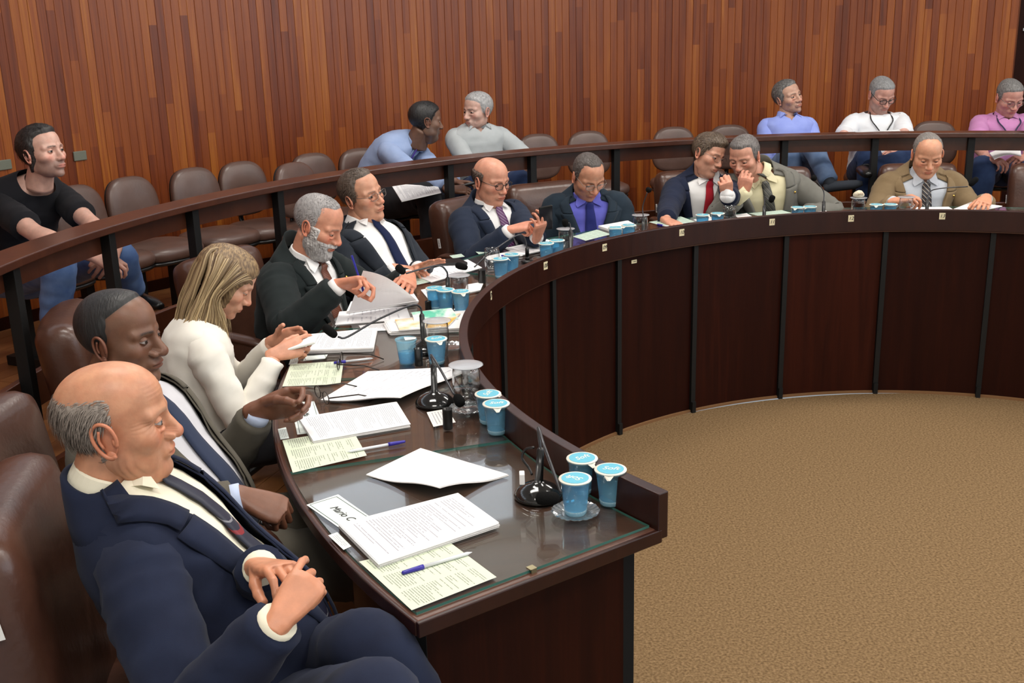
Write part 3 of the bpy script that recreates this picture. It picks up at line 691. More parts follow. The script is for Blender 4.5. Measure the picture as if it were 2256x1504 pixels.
class Person:
    def __init__(s, label, head, hrot, tyaw, pelvis, H, skin, build=1.0, belly=0.0, neck=None, slouch=.03, res=(72, 56), roll=0, shw=1.0, hscale=1.0, nlen=.165, nback=.035):
        s.label = label; s.H = H; s.skin = np.array(skin); s.res = res; s.hs = hscale
        s.head = V3(head); yaw, pit, rol = [math.radians(v) for v in hrot]
        s.Rh = Matrix.Rotation(yaw-PI/2, 3, 'Z') @ Matrix.Rotation(pit, 3, 'X') @ Matrix.Rotation(rol, 3, 'Y')
        ty = math.radians(tyaw); s.fw = Vector((math.cos(ty), math.sin(ty), 0)); s.rt = Vector((math.sin(ty), -math.cos(ty), 0)); s.rt = (s.rt + Vector((0, 0, math.tan(math.radians(roll))))).normalized()
        s.N = V3(neck) if neck is not None else s.head - s.fw*(nback+.008) + Vector((0, 0, -nlen+.022))
        s.pel = V3(pelvis); s.w = build; s.belly = belly; s.slouch = slouch; s.shw = shw
        s.parts = []; s.body = []; s.bareds = []
        A = s.pel - Vector((0, 0, .09)); Bc = s.pel + Vector((0, 0, .26)) - s.fw*slouch*2
        s.bez = (A, Bc, s.N)
        s.W = [(0, .165, .115), (.14, .175, .125), (.34, .158, .118), (.55, .165, .122), (.70, .178, .122), (.79, .186, .112), (.85, .178, .098), (.90, .148, .084), (.945, .108, .074), (.98, .076, .064), (1, .064, .060)]
    def c(s, v):
        A, B_, C_ = s.bez; return A*(1-v)**2 + B_*2*v*(1-v) + C_*v*v
    def ab(s, v):
        W_ = s.W; k = 0
        while k < len(W_)-2 and v > W_[k+1][0]: k += 1
        t = min(max((v-W_[k][0])/(W_[k+1][0]-W_[k][0]), 0), 1)
        m = 1 if v > .96 else s.w
        sh = s.shw if .6 < v < .95 else 1
        return (W_[k][1]*(1-t)+W_[k+1][1]*t)*m*sh, (W_[k][2]*(1-t)+W_[k+1][2]*t)*m + s.belly*math.exp(-((v-.33)/.2)**2)*.5
    def S(s, u, v, off=0.0, n=2.5):
        c = s.c(v); t = (s.c(min(v+.02, 1.0))-s.c(max(v-.02, 0))).normalized()
        f = (s.fw-t*s.fw.dot(t)).normalized(); r = (s.rt-t*s.rt.dot(t)).normalized(); a, b = s.ab(v)
        cu, su = math.cos(u), math.sin(u); cy = math.copysign(abs(cu)**(2/n), cu); sx = math.copysign(abs(su)**(2/n), su)
        bel = s.belly*math.exp(-((v-.33)/.2)**2)*.5
        p = c + r*(sx*a) + f*(cy*b + bel*(cu*.9))
        o = (r*(su*b) + f*(cu*a)).normalized()
        if v > .84: o = (o + t*min((v-.84)*9, 1.1)).normalized()
        return p + o*off
    def grid(s, us, vs, off, closed=False, u_of_v=None):
        """us in 0..1 mapped by u_of_v(v) -> (u0,u1)"""
        bm = bmesh.new(); R_ = []
        for v in vs:
            u0, u1 = u_of_v(v) if u_of_v else (0, 2*PI)
            R_.append([bm.verts.new(s.S(u0+(u1-u0)*k, v, off(v) if callable(off) else off)) for k in us])
        for a, b in zip(R_, R_[1:]):
            m = len(a)
            for k in range(m if closed else m-1): bm.faces.new((a[k], a[(k+1) % m], b[(k+1) % m], b[k]))
        return bm
    def add(s, name, bm, m, wr=0, fr=9, thick=0, smooth=True, sub=0, parent=None, seed=0):
        bmesh.ops.recalc_face_normals(bm, faces=bm.faces); me = bpy.data.meshes.new(name); bm.to_mesh(me); bm.free()
        if wr:
            co = np.zeros(len(me.vertices)*3); me.vertices.foreach_get('co', co); co = co.reshape(-1, 3)
            no = np.array([tuple(v.normal) for v in me.vertices])
            q = co + np.array([seed*3.7+len(s.label), 0, 0])
            h = np.array([(1-abs(noise.noise(Vector((a*fr, b*fr, c_*fr*1.6)))*2))*.7 + noise.noise(Vector((a*fr*2.7+5, b*fr*2.7, c_*fr*2.7)))*.45 for a, b, c_ in q])-.35
            co = co+no*(h*wr)[:, None]; me.vertices.foreach_set('co', co.ravel())
        s.parts.append((name, me, m, thick, smooth, sub, parent)); return me
    # ---- head
    def hp(s, p): return s.head + s.Rh @ (V3(p)*s.hs)
    def hpn(s, P): return (P*s.hs) @ np.array(s.Rh).T + np.array(s.head)
    def do_head(s):
        nu, nv = s.res; H = s.H; P, D = head_surface(H, nu, nv); F = grid_faces(nu, nv); Q = P.reshape(-1, 3)
        x, y, z = np.abs(Q[:, 0]), Q[:, 1], Q[:, 2]; sk = s.skin
        C = np.tile(sk, (len(Q), 1)).astype(float)
        red = np.array(H.get('red', (1.12, .82, .78)))
        m = sst(.03, .0, np.hypot(x-.045, (z+.025)))*(y > .03)*.8 + sst(.02, .004, np.hypot(x, z+.033))*(y > .09)*.8; C *= 1+(red-1)*m[:, None]; bl = npnoise(Q, 45, 2)+.6*npnoise(Q, 130, 9); C *= 1+np.clip(bl, -.6, .6)[:, None]*np.array([.05, .13, .15])
        lip = sst(1.15, .75, np.sqrt((x/.0235)**2+((z+.0655)/.0098)**2))*(y > .07); C = C*(1-lip[:, None]*.75)+(sk*np.array([.95, .50, .48]))*lip[:, None]*.75
        C *= (1-.35*sst(.0035, .0, np.abs(z+.0655))*(x < .023)*(y > .075))[:, None]
        nz = npnoise(Q, 420); brow = sst(.0048, .0022, np.abs(z-.0235+.0035*((x-.03)/.02)**2))*sst(.010, .015, x)*sst(.052, .044, x)*(y > .04)*(.75+.5*nz)
        bc = np.array(H.get('browcol', (.03, .02, .015))); bw = np.clip(brow*H.get('brow', .8), 0, 1)[:, None]; C = C*(1-bw)+bc*bw
        st = H.get('stubble', 0)
        if st:
            bm_ = sst(-.028, -.05, z+.25*np.clip(x-.03, 0, 1)*-1.0)*sst(-.012, .01, y)*(1-lip)*(sst(.0, .01, np.abs(z+.05)+ (x-.0)*0+.02)); bm_ = np.clip(bm_, 0, 1)*(z > -.125)
            sc = np.array(H.get('stubcol', (.05, .045, .045))); C = C*(1-(bm_*st)[:, None])+sc*(bm_*st)[:, None]
        sc_ = H.get('scalp', 0)
        H['_jit'] = npnoise(Q*np.array([1, 1, .45]), 95, 11)*.007
        hm = hairmask(Q, H) if H.get('hair', 1) else np.zeros(len(Q))
        hcs = H.get('haircol', ((.03, .02, .015), (.08, .06, .05))); hc = (np.array(hcs[0])+np.array(hcs[1]))/2
        if sc_: C = C*(1-(hm*sc_)[:, None])+hc*(hm*sc_)[:, None]
        s.body.append((s.hpn(Q), F, C))
        for sd in (-1, 1):
            v, f = ear(sd, H.get('ear', .98)); s.body.append((s.hpn(v), f, np.tile(sk*np.array([1.05, .85, .82]), (len(v), 1))))
            bm = bmesh.new(); e = (EYE[0]*sd, EYE[1], EYE[2]); ell(bm, e, (.0125,)*3, None, 28, 20); v, f = bm_arrays(bm)
            g = H.get('gaze', (0, 0)); gd = np.array([math.sin(g[0]), math.cos(g[0])*math.cos(g[1]), math.sin(g[1])]); gd /= np.linalg.norm(gd)
            dd = (v-np.array(e))/.0125; an = np.arccos(np.clip(dd@gd, -1, 1)); cc = np.tile(np.array([.50, .44, .41]), (len(v), 1)); cc[an < .58] = H.get('iris', (.035, .016, .008)); cc[an < .25] = (.004,)*3
            s.body.append((s.hpn(v), f, cc))
            v, f = lidshell(e, .0136, H.get('lid', 22), H.get('lidlo', 24)); lc = np.tile(sk*np.array([.95, .88, .85]), (len(v), 1)); lc[:13] *= .25; lc[-13:] *= .7
            s.body.append((s.hpn(v), f, lc))
        # hair
        if H.get('hair', 1) and hm.max() > 0:
            th = H.get('thick', .010); nn = npnoise(Q, 60, 3)*.5+npnoise(Q, 160, 7)*.35; ctr = np.array([0, 0, .0]); dr = Q-ctr; dr /= np.linalg.norm(dr, axis=1)[:, None]
            ht = -.0022 + (th*(1+.35*nn*H.get('rough', 1)) + .0022)*hm**1.4
            if 'vol' in H:   # extra volume at the top front
                ht += H['vol']*sst(.04, .09, z)*sst(-.05, .05, y)*hm
            HP = Q+dr*ht[:, None]; keep = [q for q in F if max(hm[q]) > .05]; s.strands(Q, dr, hm, ht, H)
            used = sorted(set(i for q in keep for i in q)); ix = {a: i for i, a in enumerate(used)}
            me = bpy.data.meshes.new('hair'); me.from_pydata([tuple(p) for p in s.hpn(HP[used])], [], [[ix[i] for i in q] for q in keep]); me.update()
            hcm = H.get('haircol', ((.03, .02, .015), (.08, .06, .05)))
            s.parts.append(('hair', me, hairmat('hair_'+str(hcm), *hcm), 0, True, 0, None))
        if H.get('beard'):
            bx = sst(.030, .046, x+.25*np.clip(-z-.05, 0, .06)) ; lowf = sst(-.012, -.035, z-.0*x)
            mu = sst(.0045, .001, np.abs(z+.0505)-.0035)*(x < .034)*(y > .07)
            m = np.clip(sst(-.03, -.052, z+ .9*np.clip(.045-x, -.02, .03)*0)*sst(-.02, .0, y)*(1-sst(1.6, 1.1, np.sqrt((x/.024)**2+((z+.0655)/.0125)**2))), 0, 1)
            cheek = sst(.0, .012, .5*(x-.03)+(-z-.045)); m = np.clip(np.maximum(m*cheek, mu), 0, 1)*(z > -.135)
            side = sst(.05, .062, x)*sst(.012, .0, z)*sst(-.02, -.005, y)*sst(.045, .03, y); m = np.clip(np.maximum(m, side), 0, 1)
            nn = npnoise(Q, 200, 3); dr = Q-np.array([0, 0, -.03]); dr /= np.linalg.norm(dr, axis=1)[:, None]
            BP = Q+dr*(-.0015+(H['beard']*(1+.5*nn)+.0015)*m)[:, None]; keep = [q for q in F if max(m[q]) > .05]; used = sorted(set(i for q in keep for i in q)); ix = {a: i for i, a in enumerate(used)}
            me = bpy.data.meshes.new('beard'); me.from_pydata([tuple(p) for p in s.hpn(BP[used])], [], [[ix[i] for i in q] for q in keep]); me.update()
            s.parts.append(('beard', me, hairmat('hair_beard', (.30, .28, .27), (.62, .60, .58)), 0, True, 0, None))
        # neck
        bm = bmesh.new(); a = s.hp((0, -.012, -.045)); b = s.N + Vector((0, 0, -.03)); mid = (a+b)/2 - s.fw*.004; r_ = .055+.008*H.get('fat', 0)
        tube(bm, [V3(p) for p in spline([a, mid, b], 10)], [r_*(1+.12*i/9) for i in range(10)], 24); v, f = bm_arrays(bm); s.body.append((v, f, np.tile(sk, (len(v), 1))))
    def strands(s, Q, dr, hm, ht, H):
        """fine tufts that follow the comb direction, joined into one mesh"""
        rg = np.random.RandomState(len(s.label)); idx = np.where((hm > .12) & (Q[:, 2] > -.11))[0]
        if not len(idx) or not H.get('tufts', 1600): return
        n = int(H.get('tufts', 1600)); pick = rg.choice(idx, n); V_, F_ = [], []
        for i in pick:
            b = Q[i]+dr[i]*max(ht[i]-.001, -.0005); nrm = dr[i]; L_ = H.get('tlen', .017)*(.5+rg.rand())*(.4+.6*hm[i])
            fl = np.array([.15*np.sign(Q[i, 0]), -.9 if Q[i, 2] > .05 else -.55, -.1 if Q[i, 2] > .05 else -.85])+rg.normal(0, .22, 3); fl = fl-nrm*(fl@nrm); fl /= np.linalg.norm(fl)+1e-9
            sd = np.cross(fl, nrm)*(.0007+.0007*rg.rand()); k = len(V_); lift = .0015+.002*rg.rand()
            for t, wd in ((0, 1), (.4, .9), (.75, .6), (1, .1)):
                c_ = b+fl*L_*t+nrm*(lift*math.sin(PI*min(t*.7+.1, 1)))-nrm*(L_*t)**2*3.5; V_ += [c_-sd*wd, c_+sd*wd]
            F_ += [[k, k+1, k+3, k+2], [k+2, k+3, k+5, k+4], [k+4, k+5, k+7, k+6]]
        me = bpy.data.meshes.new('hair_strands'); me.from_pydata([tuple(q) for q in s.hpn(np.array(V_))], [], F_); me.update(); hcm = H.get('haircol', ((.03, .02, .015), (.08, .06, .05)))
        s.parts.append(('hair_strands', me, mat('tuft_'+str(hcm), tuple((np.array(hcm[0])*.45+np.array(hcm[1])*.55)), .55), 0, False, 0, None))
    def glasses(s, style='dark', w_=.0235, h_=.0165, y0=.100, z0=.000, rim=.0016, m=None):
        m = m or {'dark': mat('spectacle_black', (.012, .010, .010), .3), 'metal': mat('spectacle_metal', (.25, .22, .2), .3, .9), 'brown': mat('spectacle_brown', (.09, .03, .02), .3)}[style]
        bm = bmesh.new()
        for sd in (-1, 1):
            pts = []
            for k in range(21):
                q = 2*PI*k/20; c, sn = math.cos(q), math.sin(q); pts.append(s.hp((sd*.0325+math.copysign(abs(c)**.6, c)*w_, y0-.006*abs(c)*(c*sd > 0), z0+math.copysign(abs(sn)**.7, sn)*h_)))
            tube(bm, pts, rim, 6)
            tube(bm, [s.hp(p) for p in ((sd*.0565, y0-.006, z0+.006), (sd*.070, y0-.016, z0+.007), (sd*.0765, .03, z0+.008), (sd*.078, -.008, z0+.010), (sd*.076, -.022, z0-.008))], rim*.95, 6)
        tube(bm, [s.hp(p) for p in ((-.010, y0, z0+.004), (0, y0+.003, z0+.007), (.010, y0, z0+.004))], rim, 6)
        s.add('glasses', bm, m)
        bm = bmesh.new()
        for sd in (-1, 1):
            ring = [bm.verts.new(s.hp((sd*.0325+math.copysign(abs(math.cos(q))**.6, math.cos(q))*w_, y0-.003, z0+math.copysign(abs(math.sin(q))**.7, math.sin(q))*h_))) for q in [2*PI*k/20 for k in range(20)]]
            bm.faces.new(ring)
        s.add('lens', bm, glass('lens_glass', (.97, .97, .97), 1.3), smooth=False, parent='glasses')
    # ---- limbs
    def shoulder(s, sd, v=.775, k=.86):
        a, b = s.ab(v); r = s.rt; return s.c(v) + r*(sd*a*k)
    def arm(s, sd, W_, hint, L=(.285, .255)):
        S_ = s.shoulder(sd); E_ = ik(S_, W_, L[0]*s.hs, L[1]*s.hs, hint); return S_, E_, V3(W_)
    def sleeve(s, sd, arm, m, name='sleeve', r=(.078, .066, .056, .043), end=1.0, wr=.006, seed=0, inner=.45, cap=False, bag=1.0):
        S_, E_, W_ = arm; In = s.c(.785)+s.rt*(sd*s.ab(.785)[0]*inner)
        W2 = E_+(W_-E_)*end if end >= 0 else None
        u1 = S_+(E_-S_)*.5
        r = [k*s.w**.5*q for k, q in zip(r, (.90, .92, .95, 1))]
        if end > .0:
            P = [(*In, r[0]*.80), (*(S_*.8+In*.2), r[0]*1.0), (*(S_+(E_-S_)*.15), r[0]*.99), (*u1, r[1]), (*(S_+(E_-S_)*.88), r[1]*.93), (*(E_+(W2-E_)*.12), r[2]*1.04), (*(E_+(W2-E_)*.55), r[2]*.93*bag), (*W2, r[3])]
            n = 44
        else:
            k = 1+end  # end<0: short sleeve, fraction of the upper arm
            P = [(*In, r[0]*.80), (*(S_*.8+In*.2), r[0]), (*(S_+(E_-S_)*.15), r[0]*.98), (*(S_+(E_-S_)*k*.6), r[1]*1.03), (*(S_+(E_-S_)*k), r[1]*1.06)]; n = 26
        Q = spline(P, n); bm = bmesh.new(); rad = []
        for i, q in enumerate(Q):
            t = i/(n-1); f = 1+.028*math.sin(i*1.9+seed)*math.exp(-((t-.62)/.16)**2)*(end > 0)+.018*math.sin(i*2.3+seed*2)*(t > .25)
            rad.append(q[3]*f)
        tube(bm, [V3(q[:3]) for q in Q], rad, 22, cap=True)
        s.add(name, bm, m, wr=wr, fr=13, seed=seed)
        return V3(W2) if W2 is not None else None
    def cuff(s, arm, m, r=.036, l0=-.02, l1=.013):
        S_, E_, W_ = arm; r = r*.95; d = (W_-E_).normalized(); bm = bmesh.new(); tube(bm, [W_+d*l0, W_+d*(l0+l1)*.5, W_+d*l1, W_+d*(l1-.004)], [r, r*1.0, r*.98, r*.90], 20, cap=True); s.add('shirt_cuff', bm, m)
    def bare(s, arm, r=(.050, .043, .040, .026)):
        if any(q is arm for q in s.bareds): return
        s.bareds.append(arm)
        S_, E_, W_ = arm; u1 = (S_+E_)/2; P = [(*S_, r[0]), (*u1, r[1]), (*(S_+(E_-S_)*.9), r[2]*.93), (*(E_+(W_-E_)*.22), r[2]*1.03), (*(E_+(W_-E_)*.65), r[2]*.8), (*W_, r[3])]
        Q = spline(P, 24); bm = bmesh.new(); tube(bm, [V3(q[:3]) for q in Q], [q[3]*s.w**.5 for q in Q], 16); v, f = bm_arrays(bm); s.body.append((v, f, np.tile(s.skin, (len(v), 1))))
    def hand(s, sd, arm, fdir, back, pose=RELAX, thumb=(.5, .5), vox=.0034, off=.0, spread=.12, scale=1.0):
        S_, E_, W_ = arm; fa_ = (W_-E_).normalized(); fdir = V3(fdir).normalized(); an = fa_.angle(fdir)
        mx_ = getattr(s, 'maxang', .85)
        if an > mx_: fdir = fa_.slerp(fdir, mx_/an) if an < 3.1 else fa_
        v, f = hand_at(sd, W_+fa_*(.018+off), fdir, back, pose, thumb, vox, s.hs*scale, spread)
        c = np.tile(s.skin*np.array([1.03, .93, .9]), (len(v), 1)); s.body.append((v, f, c))
        s.bare(arm, (.040, .036, .033, .024))
    # ---- garments
    def shirt(s, m, v0=.0, off=-.002, collar=True, open_=.0, wr=.003, name='shirt', neckv=.985):
        vs = [v0+(neckv-v0)*i/34 for i in range(35)]
        if open_: uv = lambda v: ((lambda w_: (w_, 2*PI-w_))(math.asin(min(.95, max(0.0, (v-(1-open_))/open_)*.05/s.ab(v)[0]))))
        else: uv = None
        bm = s.grid([k/48 for k in range(49)] if uv else [k/48 for k in range(48)], vs, off, closed=uv is None, u_of_v=uv); s.add(name, bm, m, wr=wr, fr=10)
        if collar: s.collar(m, open_)
    def collar(s, m, gap=0.0, h=.030, r=.062, tie=True):
        """standing collar with two pointed wings"""
        up = (s.hp((0, -.02, -.06))-s.N).normalized(); f = (s.fw-up*s.fw.dot(up)).normalized(); r_ = (s.rt-up*s.rt.dot(up)).normalized(); bm = bmesh.new()
        g0 = .12+gap*3; n = 30; R_ = []
        for j, (hh, rr) in enumerate(((-.026, 1.06), (h*.75, 1.0), (h, 1.02), (h*.9, 1.10), (-.010, 1.24))):
            R_.append([bm.verts.new(s.N + up*(hh - (.018 if j > 0 else 0)*max(0, math.cos(u))**2) + f*(math.cos(u)*r*rr*.95+.006) + r_*(math.sin(u)*r*rr)) for u in [g0+(2*PI-2*g0)*k/n for k in range(n+1)]])
        for a, b in zip(R_, R_[1:]):
            for k in range(n): bm.faces.new((a[k], a[k+1], b[k+1], b[k]))
        for sd in (1, -1):  # wings
            def sp(x, v, o): return s.S(math.copysign(math.asin(min(.95, x/s.ab(v)[0]))**1.0, sd), v, o)
            e = [s.N + up*(h-.026) + f*(r*1.0+.006) + r_*(sd*(.008+gap*.06)), s.N + up*(h-.010) + f*(r*.62) + r_*(sd*.058), sp(.062, .935, .010), sp(.050+gap*.1, .895, .011), sp(.016+gap*.1, .955, .017)]
            e = [bm.verts.new(p) for p in e]; bm.faces.new(e)
            e2 = [bm.verts.new(v.co - f*.003) for v in e]; bm.faces.new(e2[::-1])
            for k in range(5): bm.faces.new((e[k], e[(k+1) % 5], e2[(k+1) % 5], e2[k]))
        s.add('collar', bm, m, smooth=False)
    def jacket(s, m, opn=.075, btn=.36, off=.009, low=.02, lapel=.052, lm=None, wr=.007, buttons=2, bcol=BLKM, notch=True, topv=.965, base=.012):
        def w_o(v):
            if v < btn: return base + max(0, (btn*.8-v))*.12
            t = (v-btn)/(.93-btn); return base + opn*min(t, 1)**.85 if v < .93 else base+opn*(1-(v-.93)/.07*.25)
        def uo(v):
            a = s.ab(v)[0]; q = min(.97, (w_o(v)/a))**(2.5/2); u = math.asin(q); return (u, 2*PI-u)
        vs = [low+(topv-low)*i/44 for i in range(45)]
        bm = s.grid([k/52 for k in range(53)], vs, lambda v: off+.004*(v > .3), u_of_v=uo); s.add('jacket', bm, m, wr=wr, fr=8, thick=.004)
        lm = lm or m
        for sd in (1, -1):
            bm = bmesh.new(); R_ = []; vv = [btn+(.80-btn)*i/16 for i in range(17)]
            for i, v in enumerate(vv):
                t = i/16; lw = .012+lapel*t**.8*(1.0 if i < 16 else .92); row = []
                for k in range(5):
                    a = s.ab(v)[0]; x = min(.97, (w_o(v)+lw*k/4)/a)**1.25; row.append(bm.verts.new(s.S(sd*math.asin(x), v, off+.0085+.004*math.sin(PI*k/4))))
                R_.append(row)
            for a, b in zip(R_, R_[1:]):
                for k in range(4): bm.faces.new((a[k], a[k+1], b[k+1], b[k]))
            R_ = []; vv = [.815+(.985-.815)*i/10 for i in range(11)]
            for i, v in enumerate(vv):
                row = []; t = i/10; lw = .050*(1-t*.25)
                for k in range(5):
                    a = s.ab(v)[0]; x = min(.985, (w_o(v)-.003+lw*k/4)/a)**1.25; row.append(bm.verts.new(s.S(sd*math.asin(x), v-.01*(k/4)*(1-t), off+.010+.004*math.sin(PI*k/4))))
                R_.append(row)
            for a, b in zip(R_, R_[1:]):
                for k in range(4): bm.faces.new((a[k], a[k+1], b[k+1], b[k]))
            s.add('lapel', bm, lm, thick=.003)
        # collar roll behind the neck
        bm = bmesh.new(); R_ = []
        for (v, o, upz) in ((.90, .013, 0), (.94, .018, .008), (.975, .022, .022), (.99, .020, .036), (.99, .010, .040), (.97, .005, .010)):
            R_.append([bm.verts.new(s.S(u, v, o*max(.25, .7-math.cos(u)*.5))+Vector((0, 0, upz*max(0, .1-math.cos(u)*1.5)))) for u in [math.radians(52+256*k/34) for k in range(35)]])
        for a, b in zip(R_, R_[1:]):
            for k in range(34): bm.faces.new((a[k], a[k+1], b[k+1], b[k]))
        s.add('jacket_collar', bm, lm, thick=.002)
        for i in range(buttons):
            p = s.S(-.05, btn-.02-.11*i, off+.012); bm = bmesh.new(); ell(bm, p, (.008, .008, .008), None, 8, 6); s.add('button', bm, bcol)
    def tie(s, m, v1=.10, w0=.020, w1=.044, off=.006, skew=0.0, clip=None):
        bm = bmesh.new(); R_ = []; n = 26
        for i in range(n):
            v = .955-(.955-v1)*i/(n-1); t = i/(n-1); ww = w0+(w1-w0)*t; ww *= .6 if i == 0 else 1
            if i == n-1: ww = .004
            row = []
            for k in (-1, -.5, 0, .5, 1):
                a = s.ab(v)[0]; x = (ww*k+skew*t)/a; row.append(bm.verts.new(s.S(math.copysign(math.asin(min(.9, abs(x))**1.25), x), v, off+.004*(1-k*k)+(.012 if v > .9 else 0))))
            R_.append(row)
        for a, b in zip(R_, R_[1:]):
            for k in range(4): bm.faces.new((a[k], a[k+1], b[k+1], b[k]))
        s.add('tie', bm, m, thick=.003)
        up = (s.hp((0, -.02, -.06))-s.N).normalized(); f = (s.fw-up*s.fw.dot(up)).normalized(); k = s.N+f*.074+up*.002; bm = bmesh.new()
        M = Matrix.Translation(k) @ Matrix(((s.rt.x, f.x, up.x, 0), (s.rt.y, f.y, up.y, 0), (s.rt.z, f.z, up.z, 0), (0, 0, 0, 1)))
        bmesh.ops.create_cone(bm, segments=10, radius1=.011, radius2=.021, depth=.036, cap_ends=True, matrix=M @ Matrix.Diagonal((1, .62, 1, 1))); s.add('tie_knot', bm, m, parent='tie')
        if clip is not None:
            bm = bmesh.new(); p = s.S(0, clip, off+.012); box(bm, (0, 0, 0), (.05, .004, .006), Matrix.Translation(p) @ Matrix.Rotation(math.atan2(s.rt.y, s.rt.x), 4, 'Z')); s.add('tie_clip', bm, GOLD, smooth=False)
    def pin(s, sd=-1, v=.72, x=.11):
        p = s.S(sd*x/.15, v, .024); bm = bmesh.new(); ell(bm, p, (.007, .007, .007), None, 10, 6); s.add('lapel_pin', bm, GOLD)
    def trousers(s, m, knees, ankles, r=(.092, .074, .058, .052), shoe=BLKM, wr=.006, hem=True, feet=True, fdir=None):
        bm = bmesh.new()
        ell(bm, s.pel+Vector((0, 0, -.035)), (.165*s.w, .165*s.w, .105), None, 24, 14)
        for sd, K, A in ((1, knees[0], ankles[0]), (-1, knees[1], ankles[1])):
            H_ = s.pel+s.rt*(sd*.092)+Vector((0, 0, -.02)); K = V3(K); A = V3(A)
            P = [(*(H_-s.fw*.03), r[0]), (*(H_+(K-H_)*.3), r[0]*.97), (*(H_+(K-H_)*.7), r[1]*1.05), (*(K+(H_-K)*.08), r[1]), (*(K+(A-K)*.12), r[2]*1.1), (*(K+(A-K)*.55), r[2]), (*A, r[3])]
            Q = spline(P, 40); rad = [q[3]*(1+.02*math.sin(i*1.7)) for i, q in enumerate(Q)]; tube(bm, [V3(q[:3]) for q in Q], rad, 20)
        s.add('trousers', bm, m, wr=wr, fr=10)
        if feet:
            for sd, K, A in ((1, knees[0], ankles[0]), (-1, knees[1], ankles[1])):
                A = V3(A); d = V3(fdir) if fdir is not None else s.fw; d = d.normalized(); up = (V3(K)-A).normalized(); q = A+up*-.03
                bm = bmesh.new(); lo = q-up*.045
                pts = [(*(lo-d*.05+up*.02), .034), (*(lo+up*.024), .042), (*(lo+d*.07+up*.012), .040), (*(lo+d*.14), .036), (*(lo+d*.185-up*.004), .018)]
                Q = spline(pts, 14); tube(bm, [V3(k[:3]) for k in Q], [k[3] for k in Q], 14, flat=.8); tube(bm, [A+up*.02, q-up*.02], [.036, .04], 12); s.add('shoe', bm, shoe)
    def finish(s, group=None):
        Vv, Ff, Cc = [], [], []; n = 0
        for v, f, c in s.body:
            Vv.append(v); Ff += [[i+n for i in q] for q in f]; Cc.append(c); n += len(v)
        # torso under the clothes
        bm = s.grid([k/20 for k in range(20)], [i/14 for i in range(15)], -.014, closed=True); v, f = bm_arrays(bm); Vv.append(v); Ff += [[i+n for i in q] for q in f]; Cc.append(np.tile(s.skin, (len(v), 1))); n += len(v)
        Vv = np.concatenate(Vv); Cc = np.concatenate(Cc)
        me = bpy.data.meshes.new('person'); me.from_pydata([tuple(p) for p in Vv-np.array(s.pel)], [], Ff); me.update()
        ca = me.color_attributes.new('tint', 'FLOAT_COLOR', 'POINT'); ca.data.foreach_set('color', np.c_[np.clip(Cc, 0, 1), np.ones(len(Cc))].ravel())
        root = link('person', me, SKIN, None, True); root.location = s.pel; tag(root, s.label, 'person', group)
        made = {}
        for name, m_, mt, thick, smooth, sub, par in s.parts:
            m_.transform(Matrix.Translation(-s.pel)); o = link(name, m_, mt, made.get(par, root), smooth); made[name] = o
            if thick:
                q = o.modifiers.new('t', 'SOLIDIFY'); q.thickness = thick; q.offset = -1
            if sub: subd(o, sub)
        return root

# ------------------------------------------------------------------ the people
NAVY = cloth('navy_suit', (.009, .012, .028), (.014, .020, .046)); OLIVE = cloth('olive_suit', (.085, .075, .058), (.115, .102, .08)); BLKS = cloth('black_suit', (.009, .013, .014), (.016, .022, .022))
DGREY = cloth('dark_suit', (.014, .018, .026), (.024, .029, .038)); MIDN = cloth('midnight_suit', (.012, .018, .036), (.02, .028, .05)); TEAL = cloth('blue_black_suit', (.010, .018, .028), (.018, .03, .044))
GREYS = cloth('grey_suit', (.13, .125, .108), (.17, .165, .145)); BROWN = cloth('brown_suit', (.17, .115, .06), (.22, .155, .085)); IVORY = cloth('ivory_jacket', (.78, .74, .66), (.84, .81, .74))
CREAMS = cloth('cream_shirt', (.78, .72, .56), (.82, .77, .62)); LGREY = cloth('pale_grey_shirt', (.52, .51, .54), (.6, .59, .62)); WHITES = cloth('white_shirt', (.76, .75, .74), (.84, .83, .82)); BLUES = cloth('blue_shirt', (.085, .09, .40), (.13, .13, .5))
PALEY = cloth('pale_yellow_shirt', (.66, .6, .38), (.72, .66, .45)); PGB = cloth('grey_blue_shirt', (.45, .48, .52), (.52, .55, .6))
TSH = cloth('black_tshirt', (.008, .008, .010), (.014, .014, .018)); LBLUE = cloth('light_blue_shirt', (.27, .36, .58), (.35, .44, .66)); POLO = cloth('grey_polo', (.38, .41, .42), (.46, .49, .50)); LAV = cloth('lavender_shirt', (.25, .32, .74), (.33, .40, .82)); PINK = cloth('pink_shirt', (.50, .20, .42), (.58, .27, .50)); WTEE = cloth('white_tshirt', (.78, .80, .84), (.86, .88, .9))
JEAN = cloth('jeans', (.05, .10, .26), (.14, .23, .44), scale=500); JEAND = cloth('dark_jeans', (.014, .026, .075), (.03, .055, .13), scale=500); JEANF = cloth('faded_jeans', (.10, .16, .30), (.2, .29, .46), scale=500); BTR = cloth('black_trousers', (.010, .010, .012), (.02, .02, .024)); DTR = cloth('charcoal_trousers', (.03, .03, .035))
T_OLD = striped('navy_red_tie', [(0, (.010, .012, .03)), (.52, (.22, .01, .015)), (.62, (.012, .012, .03)), (.8, (.2, .2, .22)), (.84, (.012, .012, .03))], 9, (.4, .9, .2))
T_SLATE = cloth('slate_tie', (.03, .04, .075)); T_BRN = striped('brown_pattern_tie', [(0, (.10, .025, .015)), (.4, (.25, .12, .06)), (.6, (.05, .012, .01)), (.8, (.2, .05, .03))], 55, (.5, .8, .3))
